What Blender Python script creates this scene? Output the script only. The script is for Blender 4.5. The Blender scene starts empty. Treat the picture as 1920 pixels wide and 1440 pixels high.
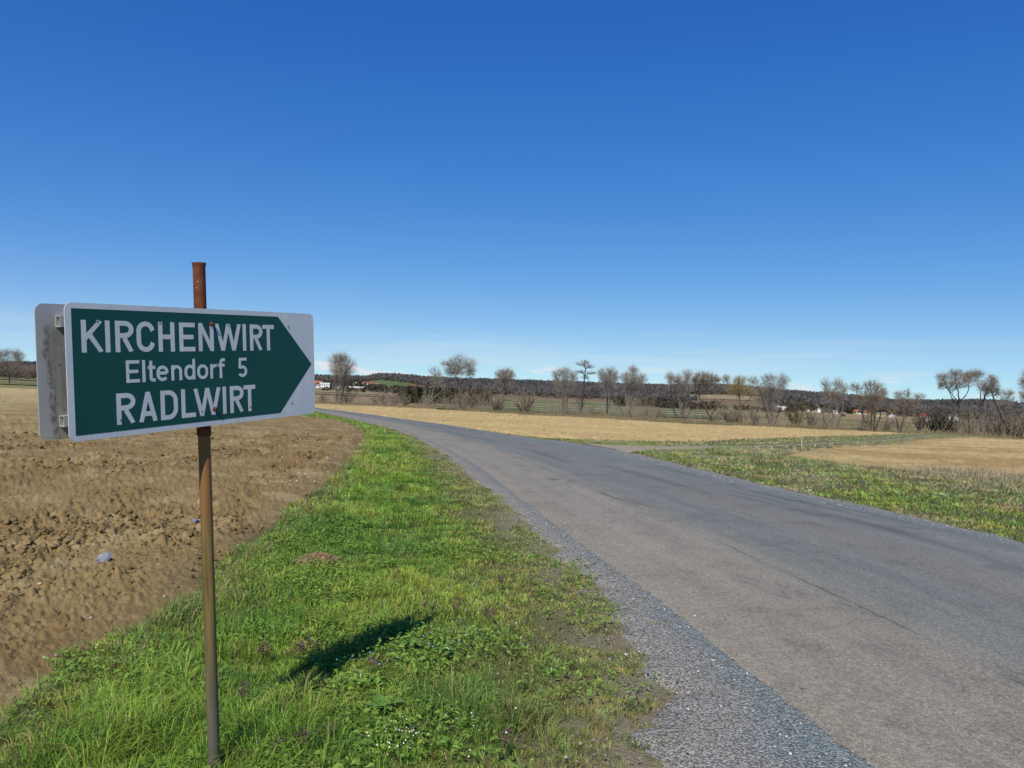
import bpy, math, random
import numpy as np
from mathutils import Matrix, Vector

scene = bpy.context.scene
coll = scene.collection
R = math.radians

# ------------------------------------------------------------------ camera
cam_data = bpy.data.cameras.new('camera')
cam_data.sensor_fit = 'HORIZONTAL'
cam_data.sensor_width = 36.0
cam_data.lens = 26.006
cam_data.clip_start = 0.05
cam_data.clip_end = 20000.0
cam = bpy.data.objects.new('camera', cam_data)
coll.objects.link(cam)
right = Vector((0.99936336, -0.00044396, 0.03567451))
up = Vector((-0.03567727, -0.01243596, 0.99928598))
fwd = Vector((0.0, 0.99992257, 0.01244388))
m = Matrix((right, up, -fwd)).transposed().to_4x4()
m.translation = (0.0, 0.0, 1.6)
cam.matrix_world = m
scene.camera = cam

# ------------------------------------------------------------------ light
SUN_EL, SHADOW_AZ = 43.5, 13.5          # shadows run 13.5 degrees right of straight ahead
world = bpy.data.worlds.new('World')
scene.world = world
world.use_nodes = True
wn = world.node_tree
for nd in list(wn.nodes):
    wn.nodes.remove(nd)
w_out = wn.nodes.new('ShaderNodeOutputWorld')
w_bg = wn.nodes.new('ShaderNodeBackground')
w_sky = wn.nodes.new('ShaderNodeTexSky')
w_sky.sky_type = 'NISHITA'
w_sky.sun_disc = False
w_sky.sun_elevation = R(SUN_EL)
w_sky.sun_rotation = R(180.0 + SHADOW_AZ)
w_sky.altitude = 8000.0
w_sky.air_density = 1.0
w_sky.dust_density = 0.0
w_sky.ozone_density = 1.0
w_bg.inputs['Strength'].default_value = 0.15
# low bank of small clouds near the horizon, all the way round
w_tc = wn.nodes.new('ShaderNodeTexCoord')
w_sep = wn.nodes.new('ShaderNodeSeparateXYZ')
wn.links.new(w_tc.outputs['Generated'], w_sep.inputs[0])
def wmath(op, a, b=None, clamp=False):
    n = wn.nodes.new('ShaderNodeMath'); n.operation = op; n.use_clamp = clamp
    for i, v in enumerate((a, b)):
        if v is None: continue
        if isinstance(v, (int, float)): n.inputs[i].default_value = v
        else: wn.links.new(v, n.inputs[i])
    return n.outputs[0]
def wrange(v, a, b, c, d):
    n = wn.nodes.new('ShaderNodeMapRange'); n.interpolation_type = 'SMOOTHSTEP'
    wn.links.new(v, n.inputs[0])
    for i, q in enumerate((a, b, c, d)): n.inputs[i + 1].default_value = q
    return n.outputs[0]
def wnoise(scale_v, scale, detail, rough):
    mp = wn.nodes.new('ShaderNodeMapping'); mp.inputs['Scale'].default_value = scale_v
    wn.links.new(w_tc.outputs['Generated'], mp.inputs[0])
    n = wn.nodes.new('ShaderNodeTexNoise'); n.inputs['Scale'].default_value = scale
    n.inputs['Detail'].default_value = detail; n.inputs['Roughness'].default_value = rough
    wn.links.new(mp.outputs[0], n.inputs['Vector'])
    return n.outputs['Fac']
z = w_sep.outputs[2]
puff = wrange(wnoise((1, 1, 5.0), 7.0, 6, 0.6), 0.54, 0.62, 0, 1)
band = wmath('MULTIPLY', wrange(z, 0.002, 0.018, 0, 1), wrange(z, 0.028, 0.046, 1, 0))
cum = wmath('MULTIPLY', puff, band)
veil = wmath('MULTIPLY', wrange(wnoise((1, 1, 16.0), 2.2, 5, 0.6), 0.42, 0.72, 0, 0.30), wmath('MULTIPLY', wrange(z, 0.0, 0.03, 0, 1), wrange(z, 0.05, 0.11, 1, 0)))
cfac = wmath('ADD', wmath('MULTIPLY', cum, 0.9), veil, True)
w_hs = wn.nodes.new('ShaderNodeHueSaturation')
w_hs.inputs['Saturation'].default_value = 1.35
wn.links.new(w_sky.outputs[0], w_hs.inputs['Color'])
# soft shoulder on the bright horizon, as a camera records it
def wvec(op, a, b):
    n = wn.nodes.new('ShaderNodeVectorMath'); n.operation = op
    for i, v in enumerate((a, b)):
        if isinstance(v, tuple): n.inputs[i].default_value = v
        else: wn.links.new(v, n.inputs[i])
    return n.outputs[0]
SKY_GAIN, SKY_KNEE = (3.1, 1.84, 3.15), (0.68, 0.21, 0.42)
w_soft = wvec('DIVIDE', wvec('MULTIPLY', w_hs.outputs[0], SKY_GAIN), wvec('ADD', wvec('MULTIPLY', w_hs.outputs[0], SKY_KNEE), (1, 1, 1)))
w_mix = wn.nodes.new('ShaderNodeMix'); w_mix.data_type = 'RGBA'
wn.links.new(cfac, w_mix.inputs[0])
wn.links.new(w_soft, w_mix.inputs[6])
w_mix.inputs[7].default_value = (5.0, 5.3, 5.7, 1)
wn.links.new(w_mix.outputs[2], w_bg.inputs['Color'])
wn.links.new(w_bg.outputs[0], w_out.inputs['Surface'])

sun_data = bpy.data.lights.new('sun', 'SUN')
sun_data.energy = 4.9
sun_data.angle = R(0.53)
sun_data.color = (1.0, 0.94, 0.82)
sun = bpy.data.objects.new('sun', sun_data)
coll.objects.link(sun)
sd = Vector((math.sin(R(SHADOW_AZ)) * math.cos(R(SUN_EL)), math.cos(R(SHADOW_AZ)) * math.cos(R(SUN_EL)), -math.sin(R(SUN_EL))))
sun.rotation_euler = sd.to_track_quat('-Z', 'Y').to_euler()
sun.location = (-10, -30, 40)

scene.view_settings.view_transform = 'Standard'
scene.view_settings.look = 'None'
scene.view_settings.gamma = 1.0
scene.view_settings.exposure = 0.0
scene.view_settings.use_curve_mapping = False
scene.render.engine = 'CYCLES'
scene.cycles.max_bounces = 6
scene.cycles.transparent_max_bounces = 8

# ------------------------------------------------------------------ numpy helpers
def sst(a, b, x):
    t = np.clip((x - a) / (b - a), 0, 1)
    return t * t * (3 - 2 * t)

KX = [-1e4, 14, 30, 50, 80, 120, 180, 300, 800, 1000, 1400, 1e5]
KZ = [0, 0, -.22, -.8, -1.5, -1.95, -2.4, -3.4, -5, -3.5, 2, 2]
def terr(x, y):
    """height of the land: flat by the road, falling gently to a stream and a wide valley"""
    x = np.asarray(x, float); y = np.asarray(y, float)
    q = y + .3 * x
    zz = 0
    for k in (-6, -3, 0, 3, 6):
        zz = zz + np.interp(q + k * (.5 + np.abs(q) * .02), KX, KZ) / 5
    r = np.hypot(x, y)
    return zz - .011 * np.clip(x, -600, 900) * sst(150, 650, r)

def _hash(ix, iy, seed):
    h = (ix.astype(np.int64) * 374761393 + iy.astype(np.int64) * 668265263 + seed * 1442695041) & 0xFFFFFFFF
    h = ((h ^ (h >> 13)) * 1274126177) & 0xFFFFFFFF
    h = ((h ^ (h >> 16)) * 2246822519) & 0xFFFFFFFF
    return ((h ^ (h >> 15)) & 0xFFFFFF) / float(0x1000000)

def vnoise(x, y, seed=0):
    ix = np.floor(x).astype(np.int64); iy = np.floor(y).astype(np.int64)
    fx = x - ix; fy = y - iy
    fx = fx * fx * fx * (fx * (fx * 6 - 15) + 10); fy = fy * fy * fy * (fy * (fy * 6 - 15) + 10)
    a = _hash(ix, iy, seed); b = _hash(ix + 1, iy, seed); c = _hash(ix, iy + 1, seed); d = _hash(ix + 1, iy + 1, seed)
    return (a * (1 - fx) + b * fx) * (1 - fy) + (c * (1 - fx) + d * fx) * fy

def fbm(x, y, oct=4, seed=0, gain=.5):
    s = 0; amp = 1; tot = 0
    for o in range(oct):
        s = s + amp * vnoise(x * 2 ** o + 17.3 * o, y * 2 ** o - 9.1 * o, seed + o); tot += amp; amp *= gain
    return s / tot

def lumps(x, y, seed=0, keep=.7):
    """rounded clods: height of the tallest dome over each point, domes jittered on a unit grid"""
    ix = np.floor(x).astype(np.int64); iy = np.floor(y).astype(np.int64)
    best = np.zeros_like(x)
    for dx in (-1, 0, 1):
        for dy in (-1, 0, 1):
            cx = ix + dx; cy = iy + dy
            px = cx + _hash(cx, cy, seed); py = cy + _hash(cx, cy, seed + 1)
            rr = .25 + .55 * _hash(cx, cy, seed + 2) ** 2
            on = _hash(cx, cy, seed + 3) < keep
            d2 = ((x - px) ** 2 + (y - py) ** 2) / rr ** 2
            h = np.where(on, np.sqrt(np.clip(1 - d2, 0, 1)) * rr, 0)
            best = np.maximum(best, h)
    return best

def catmull(pts, n):
    p = np.array(pts, float)
    p = np.vstack([2 * p[0] - p[1], p, 2 * p[-1] - p[-2]])
    out = []
    for i in range(1, len(p) - 2):
        t = np.linspace(0, 1, 12, endpoint=False)[:, None]
        a, b, c, d = p[i - 1], p[i], p[i + 1], p[i + 2]
        out.append(.5 * (2 * b + (c - a) * t + (2 * a - 5 * b + 4 * c - d) * t ** 2 + (3 * b - 3 * c + d - a) * t ** 3))
    out.append(p[-2][None])
    out = np.vstack(out)
    if n is None: return out
    s = np.r_[0, np.cumsum(np.hypot(*np.diff(out, axis=0).T))]
    tt = np.linspace(0, s[-1], n)
    return np.c_[np.interp(tt, s, out[:, 0]), np.interp(tt, s, out[:, 1])]

def inside(poly, x, y):
    poly = np.asarray(poly); res = np.zeros(x.shape, bool)
    j = len(poly) - 1
    for i in range(len(poly)):
        xi, yi = poly[i]; xj, yj = poly[j]
        if yi != yj:
            c = ((yi > y) != (yj > y)) & (x < (xj - xi) * (y - yi) / (yj - yi) + xi)
            res ^= c
        j = i
    return res

def linedist(line, x, y):
    line = np.asarray(line); best = np.full(x.shape, 1e9)
    for (ax, ay), (bx, by) in zip(line[:-1], line[1:]):
        dx, dy = bx - ax, by - ay
        t = np.clip(((x - ax) * dx + (y - ay) * dy) / max(dx * dx + dy * dy, 1e-9), 0, 1)
        best = np.minimum(best, (x - ax - t * dx) ** 2 + (y - ay - t * dy) ** 2)
    return np.sqrt(best)

def sdist(poly, x, y):
    """distance to the outline, positive inside"""
    d = linedist(np.vstack([poly, poly[:1]]), x, y)
    return np.where(inside(poly, x, y), d, -d)

# ------------------------------------------------------------------ object helpers
def tag(o, label=None, cat=None, group=None, kind=None):
    if label: o['label'] = label
    if cat: o['category'] = cat
    if group: o['group'] = group
    if kind: o['kind'] = kind
    return o

def add_obj(name, me, mat=None, parent=None):
    o = bpy.data.objects.new(name, me)
    coll.objects.link(o)
    if mat is not None and me is not None and not me.materials: me.materials.append(mat)
    if parent is not None: o.parent = parent
    return o

def empty(name, loc=(0, 0, 0), rotz=0):
    o = bpy.data.objects.new(name, None)
    o.empty_display_size = .2
    coll.objects.link(o); o.location = loc; o.rotation_euler = (0, 0, rotz)
    return o

def np_mesh(name, V, faces, smooth=False, uv=None, col=None):
    """faces: list of int arrays (n,3) / (n,4)"""
    if not isinstance(faces, (list, tuple)): faces = [faces]
    faces = [np.asarray(f, np.int32) for f in faces if len(f)]
    me = bpy.data.meshes.new(name)
    V = np.asarray(V, np.float32)
    me.vertices.add(len(V)); me.vertices.foreach_set('co', V.ravel())
    loops = np.concatenate([f.ravel() for f in faces])
    tot = np.concatenate([np.full(len(f), f.shape[1], np.int32) for f in faces])
    st = np.r_[0, np.cumsum(tot)[:-1]].astype(np.int32)
    me.loops.add(len(loops)); me.loops.foreach_set('vertex_index', loops)
    me.polygons.add(len(tot)); me.polygons.foreach_set('loop_start', st)
    try: me.polygons.foreach_set('loop_total', tot)
    except Exception: pass
    if smooth: me.polygons.foreach_set('use_smooth', np.ones(len(tot), bool))
    if uv is not None:
        l = me.uv_layers.new(name='UVMap')
        l.data.foreach_set('uv', np.asarray(uv, np.float32)[loops].ravel())
    if col is not None:
        a = me.color_attributes.new('tint', 'FLOAT_COLOR', 'POINT')
        c = np.asarray(col, np.float32)
        if c.shape[1] == 3: c = np.c_[c, np.ones(len(c))]
        a.data.foreach_set('color', c.astype(np.float32).ravel())
    me.update(calc_edges=True)
    me.validate()
    return me

def grid_faces(nr, nc):
    i = np.arange(nr - 1)[:, None] * nc + np.arange(nc - 1)[None]
    return np.stack([i, i + 1, i + nc + 1, i + nc], -1).reshape(-1, 4)

class MB:
    """small mesh builder for modelled things"""
    def __init__(self): self.v = []; self.f = []
    def add(self, vs, fs):
        n = len(self.v); self.v += [tuple(p) for p in vs]; self.f += [tuple(i + n for i in f) for f in fs]
    def box(self, x0, x1, y0, y1, z0, z1):
        self.add([(x0, y0, z0), (x1, y0, z0), (x1, y1, z0), (x0, y1, z0), (x0, y0, z1), (x1, y0, z1), (x1, y1, z1), (x0, y1, z1)],
                 [(0, 3, 2, 1), (4, 5, 6, 7), (0, 1, 5, 4), (1, 2, 6, 5), (2, 3, 7, 6), (3, 0, 4, 7)])
    def prism(self, outline, z0, z1):
        n = len(outline)
        self.add([(x, y, z0) for x, y in outline] + [(x, y, z1) for x, y in outline],
                 [tuple(range(n - 1, -1, -1)), tuple(range(n, 2 * n))] + [(i, (i + 1) % n, n + (i + 1) % n, n + i) for i in range(n)])
    def lathe(self, prof, n=20, cap=True):
        vs = [(r * math.cos(2 * math.pi * i / n), r * math.sin(2 * math.pi * i / n), zz) for r, zz in prof for i in range(n)]
        fs = [(k * n + i, k * n + (i + 1) % n, (k + 1) * n + (i + 1) % n, (k + 1) * n + i) for k in range(len(prof) - 1) for i in range(n)]
        if cap: fs += [tuple(range(n - 1, -1, -1)), tuple((len(prof) - 1) * n + i for i in range(n))]
        self.add(vs, fs)
    def build(self, name, mat, parent=None, smooth=False, bevel=0):
        me = bpy.data.meshes.new(name); me.from_pydata(self.v, [], self.f); me.update()
        if smooth:
            me.polygons.foreach_set('use_smooth', [True] * len(me.polygons))
        o = add_obj(name, me, mat, parent)
        if smooth and hasattr(me, 'set_sharp_from_angle'): me.set_sharp_from_angle(angle=R(40))
        if bevel:
            b = o.modifiers.new('bevel', 'BEVEL'); b.width = bevel; b.segments = 2; b.limit_method = 'ANGLE'
        return o

# ------------------------------------------------------------------ material helpers
class NT:
    def __init__(self, name):
        self.m = bpy.data.materials.new(name); self.m.use_nodes = True
        self.t = self.m.node_tree; self.n = self.t.nodes
        self.bsdf = self.n['Principled BSDF']
        self.bsdf.inputs['Roughness'].default_value = .85
        self.bsdf.inputs['Specular IOR Level'].default_value = .25
        self.tc = self.n.new('ShaderNodeTexCoord')
    def link(self, a, b): self.t.links.new(a, b)
    def noise(self, scale, detail=4, rough=.55, vec=None, vscale=None, dist=0):
        n = self.n.new('ShaderNodeTexNoise')
        n.inputs['Scale'].default_value = scale; n.inputs['Detail'].default_value = detail
        n.inputs['Roughness'].default_value = rough; n.inputs['Distortion'].default_value = dist
        v = vec if vec is not None else self.tc.outputs['Object']
        if vscale:
            mp = self.n.new('ShaderNodeMapping'); mp.inputs['Scale'].default_value = vscale
            self.link(v, mp.inputs[0]); v = mp.outputs[0]
        self.link(v, n.inputs['Vector'])
        return n.outputs['Fac']
    def voro(self, scale, vec=None, out='Distance', feature='F1'):
        n = self.n.new('ShaderNodeTexVoronoi'); n.feature = feature
        n.inputs['Scale'].default_value = scale
        self.link(vec if vec is not None else self.tc.outputs['Object'], n.inputs['Vector'])
        return n.outputs[out]
    def rng(self, v, a, b, c=0., d=1., smooth=True):
        n = self.n.new('ShaderNodeMapRange'); n.interpolation_type = 'SMOOTHSTEP' if smooth else 'LINEAR'
        self.link(v, n.inputs[0])
        for i, q in enumerate((a, b, c, d)): n.inputs[i + 1].default_value = q
        return n.outputs[0]
    def math(self, op, a, b=None, clamp=False):
        n = self.n.new('ShaderNodeMath'); n.operation = op; n.use_clamp = clamp
        for i, v in enumerate((a, b)):
            if v is None: continue
            if isinstance(v, (int, float)): n.inputs[i].default_value = v
            else: self.link(v, n.inputs[i])
        return n.outputs[0]
    def mix(self, fac, a, b, mode='MIX'):
        n = self.n.new('ShaderNodeMix'); n.data_type = 'RGBA'; n.blend_type = mode
        if isinstance(fac, (int, float)): n.inputs[0].default_value = fac
        else: self.link(fac, n.inputs[0])
        for i, c in ((6, a), (7, b)):
            if isinstance(c, tuple): n.inputs[i].default_value = (c + (1,))[:4]
            else: self.link(c, n.inputs[i])
        return n.outputs[2]
    def attr(self, name, out='Color'):
        n = self.n.new('ShaderNodeAttribute'); n.attribute_name = name
        return n.outputs[out]
    def sep(self, v):
        n = self.n.new('ShaderNodeSeparateXYZ'); self.link(v, n.inputs[0]); return n.outputs
    def color(self, c):
        if isinstance(c, tuple): self.bsdf.inputs['Base Color'].default_value = (c + (1,))[:4]
        else: self.link(c, self.bsdf.inputs['Base Color'])
    def rough(self, r):
        if isinstance(r, (int, float)): self.bsdf.inputs['Roughness'].default_value = r
        else: self.link(r, self.bsdf.inputs['Roughness'])
    def bump(self, h, strength=.5, dist=.01):
        n = self.n.new('ShaderNodeBump'); n.inputs['Strength'].default_value = strength; n.inputs['Distance'].default_value = dist
        self.link(h, n.inputs['Height']); self.link(n.outputs[0], self.bsdf.inputs['Normal'])
    def translucent(self, col, fac):
        """thin leaf: part of the light passes through"""
        tr = self.n.new('ShaderNodeBsdfTranslucent'); mx = self.n.new('ShaderNodeMixShader')
        mx.inputs[0].default_value = fac
        if isinstance(col, tuple): tr.inputs[0].default_value = (col + (1,))[:4]
        else: self.link(col, tr.inputs[0])
        self.link(self.bsdf.outputs[0], mx.inputs[1]); self.link(tr.outputs[0], mx.inputs[2])
        self.link(mx.outputs[0], self.n['Material Output'].inputs['Surface'])

M = {}
def simple(name, c, rough=.85, var=.25, scale=8., metal=0.):
    t = NT(name)
    n = t.noise(scale, 5, .6)
    t.color(t.mix(n, tuple(x * (1 - var) for x in c), tuple(x * (1 + var) for x in c)))
    t.rough(rough); t.bsdf.inputs['Metallic'].default_value = metal
    M[name] = t.m
    return t
# ------------------------------------------------------------------ land outlines (metres, camera stands over 0,0)
L = [(2.3, -12), (2.1, -5), (1.9, 0), (1.78, 1.8), (1.71, 2.89), (1.65, 3.31), (1.6, 3.52), (1.55, 3.8), (1.48, 4.21), (1.38, 4.87), (1.24, 5.76), (1.05, 6.68), (0.73, 8.32), (0.42, 9.99), (0.08, 11.84), (-0.64, 16.0), (-1.24, 18.9), (-2.04, 22.53), (-3.08, 26.87), (-4.78, 34.0), (-7.49, 43.87), (-13.46, 63.42), (-21.44, 86.28), (-25.5, 96.41), (-43, 133), (-75, 190)]
RR = [(7.6, -12), (7.4, -5), (7.0, 0), (6.6, 4), (6.05, 8.68), (5.86, 9.6), (5.4, 11.2), (4.85, 13.0), (4.4, 15.0), (4.0, 17.3), (3.5, 19.7), (2.85, 22.77), (2.06, 25.75), (1.1, 28.6), (0.05, 32.0), (-1.85, 40.96), (-4.05, 50.2), (-6.74, 58.9), (-10.65, 70.19), (-15.88, 84.5), (-22.56, 100.0), (-28.6, 112.0), (-38.5, 133), (-70.5, 192)]
G = [(0.9, -12), (0.75, -5), (0.6, 0), (0.58, 2.2), (0.64, 3.31), (0.65, 3.58), (0.73, 3.84), (0.85, 4.06), (0.93, 4.49), (0.92, 4.98), (0.83, 5.49), (0.80, 6.1), (0.62, 7.01), (0.42, 8.35), (0.15, 9.93), (-0.12, 11.54), (-0.56, 13.71), (-1.56, 19.0), (-2.55, 23.6), (-5.0, 34.0), (-7.85, 44.2), (-13.9, 63.7), (-21.9, 86.6), (-26.0, 96.8), (-43.6, 133.3), (-75.8, 190.3)]
RG = [(8.4, -12), (8.2, -5), (7.8, 0), (7.3, 4), (6.5, 8.9), (6.25, 10.24), (5.95, 11.65), (5.45, 13.6), (4.95, 16.2), (4.5, 19.5), (4.05, 23), (3.6, 25.6), (2.6, 29.3), (1.33, 31.6), (.1, 35.0), (-1.75, 42), (-4.0, 51.6), (-6.7, 60.2), (-10.7, 71.5), (-16.0, 86), (-22.7, 101.6), (-28.9, 113.4), (-38.9, 134), (-71, 193)]
F = [(-1.9, -30), (-2.0, -5), (-2.1, 0), (-2.2, 2.5), (-2.26, 3.37), (-2.32, 3.74), (-2.36, 4.03), (-2.39, 4.41), (-2.34, 4.78), (-2.3, 5.13), (-2.3, 5.65), (-2.47, 6.41), (-2.52, 7.42), (-2.65, 8.65), (-2.81, 10.03), (-2.92, 11.99), (-3.35, 15.24), (-3.93, 19.2), (-4.99, 25.54), (-6.29, 31.88), (-8.26, 39.52), (-11.21, 49.48), (-13.99, 56.37), (-16.88, 62.05), (-24.5, 80), (-34, 104), (-52, 140), (-78, 195), (-105, 240)]
FIELD_L = np.vstack([catmull(F, None), [(-190, 275), (-330, 280), (-330, -30)]])
FIELD_A = np.array([(-72, 200), (-31.5, 117), (-24.2, 105.5), (-17.5, 90.5), (-12, 76), (-8, 64.5), (-5, 56), (-2.4, 46), (-.1, 38), (1.0, 34.6), (1.9, 33.4), (3.73, 34.2), (6.04, 35.6), (9.36, 38.3), (16.3, 51), (29.8, 71.9), (39.9, 83.9), (53.8, 100.6), (54.6, 102), (49.5, 100.5), (41.6, 106.3), (34, 106.8), (26, 107.6), (20, 115.3), (12.7, 123), (3.8, 126.5), (-5.7, 135.6), (-17, 149), (-28, 153), (-42, 158), (-78, 206)])
FIELD_B = np.array([(10.3, 27.2), (14.53, 34.84), (19.38, 42.64), (27.07, 52.29), (42.02, 75.71), (55.67, 90.99), (70, 92), (120, 100), (120, 40), (40, 18), (16.09, 20.39), (14.45, 20.78), (13.25, 21.07), (11.3, 21.2), (10.3, 22.6), (9.67, 24.66)])
T_UP = [(2.6, 29.3), (4.78, 29.9), (7.4, 31.2), (12.1, 37.84), (18.77, 47.32), (24.8, 56.4), (35.62, 71.31), (46.3, 86.85), (56, 100), (64, 108)]
T_LO = [(3.9, 24.0), (5.0, 26.2), (6.9, 28.3), (10.9, 33.6), (17.0, 42.5), (25.9, 55.6), (36.8, 70.3), (47.7, 85.9), (57.4, 99), (65.2, 107)]
Gc, RGc, Lc, RRc = catmull(G, None), catmull(RG, None), catmull(L, None), catmull(RR, None)
TUc, TLc = catmull(T_UP, None), catmull(T_LO, None)
ROAD_ALL = np.vstack([Gc, RGc[::-1]])
TRACK = np.vstack([TUc, TLc[::-1]])

# ------------------------------------------------------------------ ground materials
def ground_mats():
    t = NT('ground_cover')
    a = t.attr('tint')
    n1 = t.noise(3.0, 6, .65); n2 = t.noise(60., 4, .6); n3 = t.noise(.05, 5, .6)
    c = t.mix(t.rng(n1, .3, .7), a, t.mix(1., a, (.62, .58, .5), 'MULTIPLY'))
    c = t.mix(t.rng(n2, .35, .65, 0, .5), c, t.mix(1., a, (1.35, 1.2, .9), 'MULTIPLY'))
    c = t.mix(t.rng(n3, .3, .7, 0, .5), c, t.mix(1., a, (1.25, 1.1, .85), 'MULTIPLY'))
    c = t.mix(t.rng(t.voro(95.), .0, .25, .35, 0), c, t.mix(1., a, (.5, .5, .5), 'MULTIPLY'))
    c = t.mix(t.rng(t.noise(150., 2, .5), .62, .7, 0, .5), c, (.34, .31, .25))
    t.color(c); t.rough(.95); t.bump(t.math('ADD', t.noise(25., 6, .7), t.math('MULTIPLY', t.voro(80.), .5)), .8, .02)
    M['ground'] = t.m
    # tilled soil, tint carries local soil colour, plus painted gap shade in the harrowed fields
    t = NT('tilled_soil')
    a = t.attr('tint')
    n1 = t.noise(9., 6, .7); n2 = t.noise(70., 5, .7)
    c = t.mix(t.rng(n1, .35, .68, 0, .65), a, t.mix(1., a, (.66, .58, .5), 'MULTIPLY'))
    c = t.mix(t.rng(n2, .45, .72, 0, .6), c, t.mix(1., a, (1.3, 1.3, 1.3), 'MULTIPLY'))
    c = t.mix(t.rng(t.voro(23.), .0, .12, .35, 0), c, (.5, .42, .3))
    t.color(c); t.rough(.95); t.bsdf.inputs['Specular IOR Level'].default_value = .1
    h = t.math('ADD', t.noise(45., 6, .75), t.math('MULTIPLY', t.noise(160., 3, .6), .4))
    t.bump(h, .8, .02)
    M['soil'] = t.m
    t = NT('clod_soil')
    n = t.noise(30., 6, .7)
    c = t.mix(t.rng(n, .35, .65), (.125, .083, .048), (.27, .185, .105))
    t.color(c); t.rough(.95); t.bsdf.inputs['Specular IOR Level'].default_value = .1; t.bump(t.noise(120., 5, .7), .8, .006)
    M['clod'] = t.m
    # asphalt: u across the road 0..1, v metres along it
    t = NT('worn_asphalt')
    uv = t.n.new('ShaderNodeUVMap').outputs[0]
    s = t.sep(uv); u, v = s[0], s[1]
    wob = t.math('MULTIPLY', t.math('SUBTRACT', t.noise(.35, 4, .6), .5), .10)
    uu = t.math('ADD', u, wob)
    streak = t.noise(1., 5, .6, uv, (22., .22, 1)); streak2 = t.noise(1., 4, .6, uv, (7., .10, 1))
    patch = t.noise(1., 6, .7, uv, (9., .55, 1), 1.2)
    left = t.mix(t.rng(streak, .3, .7), (.246, .225, .184), (.286, .264, .218))
    right_ = t.mix(t.rng(streak, .3, .7), (.168, .178, .164), (.206, .214, .196))
    lane = t.rng(uu, .25, .40)
    c = t.mix(lane, left, right_)
    # the right wheel path is brownish and polished, the outer edge bluish again
    c = t.mix(t.math('MULTIPLY', t.rng(uu, .52, .62), t.rng(uu, .78, .66)), c, t.mix(streak2, (.182, .178, .160), (.222, .211, .188)))
    c = t.mix(t.math('MULTIPLY', t.rng(streak2, .5, .68, 0, .55), t.rng(uu, .35, .5)), c, (.078, .086, .092))
    # tar bleeding next to the seam
    near = t.math('MULTIPLY', t.rng(uu, .13, .24), t.rng(uu, .38, .28))
    c = t.mix(t.math('MULTIPLY', near, t.rng(patch, .52, .72, 0, .8)), c, (.075, .072, .075))
    # lane seam
    sw = t.math('ABSOLUTE', t.math('SUBTRACT', t.math('ADD', u, t.math('MULTIPLY', t.math('SUBTRACT', t.noise(.5, 3, .6), .5), .012)), .300))
    seam = t.math('MULTIPLY', t.rng(sw, .0012, .0045, .62, 0), t.math('MULTIPLY', t.rng(t.noise(.7, 4, .6), .36, .60), t.rng(v, 22, 32, 1, .25)))
    c = t.mix(seam, c, (.045, .045, .05))
    # dusty verge edge
    c = t.mix(t.math('MULTIPLY', t.rng(t.math('ADD', u, t.math('MULTIPLY', t.math('SUBTRACT', t.noise(2.5, 4, .7), .5), .05)), .012, .075, 1, 0), .75), c, (.290, .258, .200))
    # chippings in the surface
    g1 = t.noise(260., 2, .5); g2 = t.voro(150.)
    c = t.mix(t.rng(g1, .35, .7, 0, .75), c, t.mix(1., c, (1.5, 1.47, 1.42), 'MULTIPLY'))
    c = t.mix(t.rng(g2, .0, .16, .5, 0), c, t.mix(1., c, (.45, .45, .47), 'MULTIPLY'))
    for sc_, lo_, hi_, k_ in ((34., .40, .64, .42), (75., .42, .62, .5), (150., .42, .60, .5)):
        q_ = t.noise(sc_, 2, .6)
        c = t.mix(t.rng(q_, lo_, hi_, 0, k_), t.mix(1., c, (.80, .80, .80), 'MULTIPLY'), t.mix(1., c, (1.42, 1.40, 1.36), 'MULTIPLY'))
    blot = t.noise(1.3, 6, .7); c = t.mix(t.rng(blot, .48, .70, 0, .55), c, t.mix(1., c, (.60, .60, .61), 'MULTIPLY'))
    c = t.mix(t.rng(t.noise(.8, 6, .72, t.tc.outputs['Object'], (1.3, .5, 1)), .54, .72, 0, .5), c, t.mix(1., c, (1.3, 1.27, 1.2), 'MULTIPLY'))
    crk = t.n.new('ShaderNodeTexVoronoi'); crk.feature = 'DISTANCE_TO_EDGE'; crk.inputs['Scale'].default_value = .55
    t.link(t.mix(.12, t.tc.outputs['Object'], t.n.new('ShaderNodeTexNoise').outputs['Color']), crk.inputs['Vector'])
    c = t.mix(t.math('MULTIPLY', t.rng(crk.outputs['Distance'], .0, .006, .25, 0), t.rng(t.noise(.45, 3, .6), .5, .62)), c, (.05, .05, .05))
    c = t.mix(t.rng(t.noise(17., 1, .5), .745, .765, 0, .7), c, (.045, .043, .04))
    t.color(c); t.rough(.82)
    t.bump(t.math('ADD', g1, t.math('MULTIPLY', t.noise(90., 3, .6), .6)), .5, .004)
    M['asphalt'] = t.m
    # loose shoulder gravel: u 0 at the grass, 1 at the asphalt
    t = NT('shoulder_gravel')
    s = t.sep(t.n.new('ShaderNodeUVMap').outputs[0]); u = s[0]
    ue = t.math('ADD', u, t.math('MULTIPLY', t.math('SUBTRACT', t.noise(1.6, 4, .65), .5), .55))
    vor = t.n.new('ShaderNodeTexVoronoi'); vor.inputs['Scale'].default_value = 85.
    t.link(t.tc.outputs['Object'], vor.inputs['Vector'])
    sep2 = t.sep(vor.outputs['Color'])
    base = t.mix(t.math('MULTIPLY', t.rng(ue, .38, .66), t.rng(ue, 1.22, .98)), (.290, .272, .232), (.205, .242, .232))
    c = t.mix(t.rng(sep2[0], .1, .9), t.mix(1., base, (.62, .62, .64), 'MULTIPLY'), t.mix(1., base, (1.3, 1.3, 1.3), 'MULTIPLY'))
    c = t.mix(t.rng(sep2[1], .955, .97), c, (.42, .42, .40))
    c = t.mix(t.rng(vor.outputs['Distance'], .45, .75, 0, .75), c, (.05, .048, .045))
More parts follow.
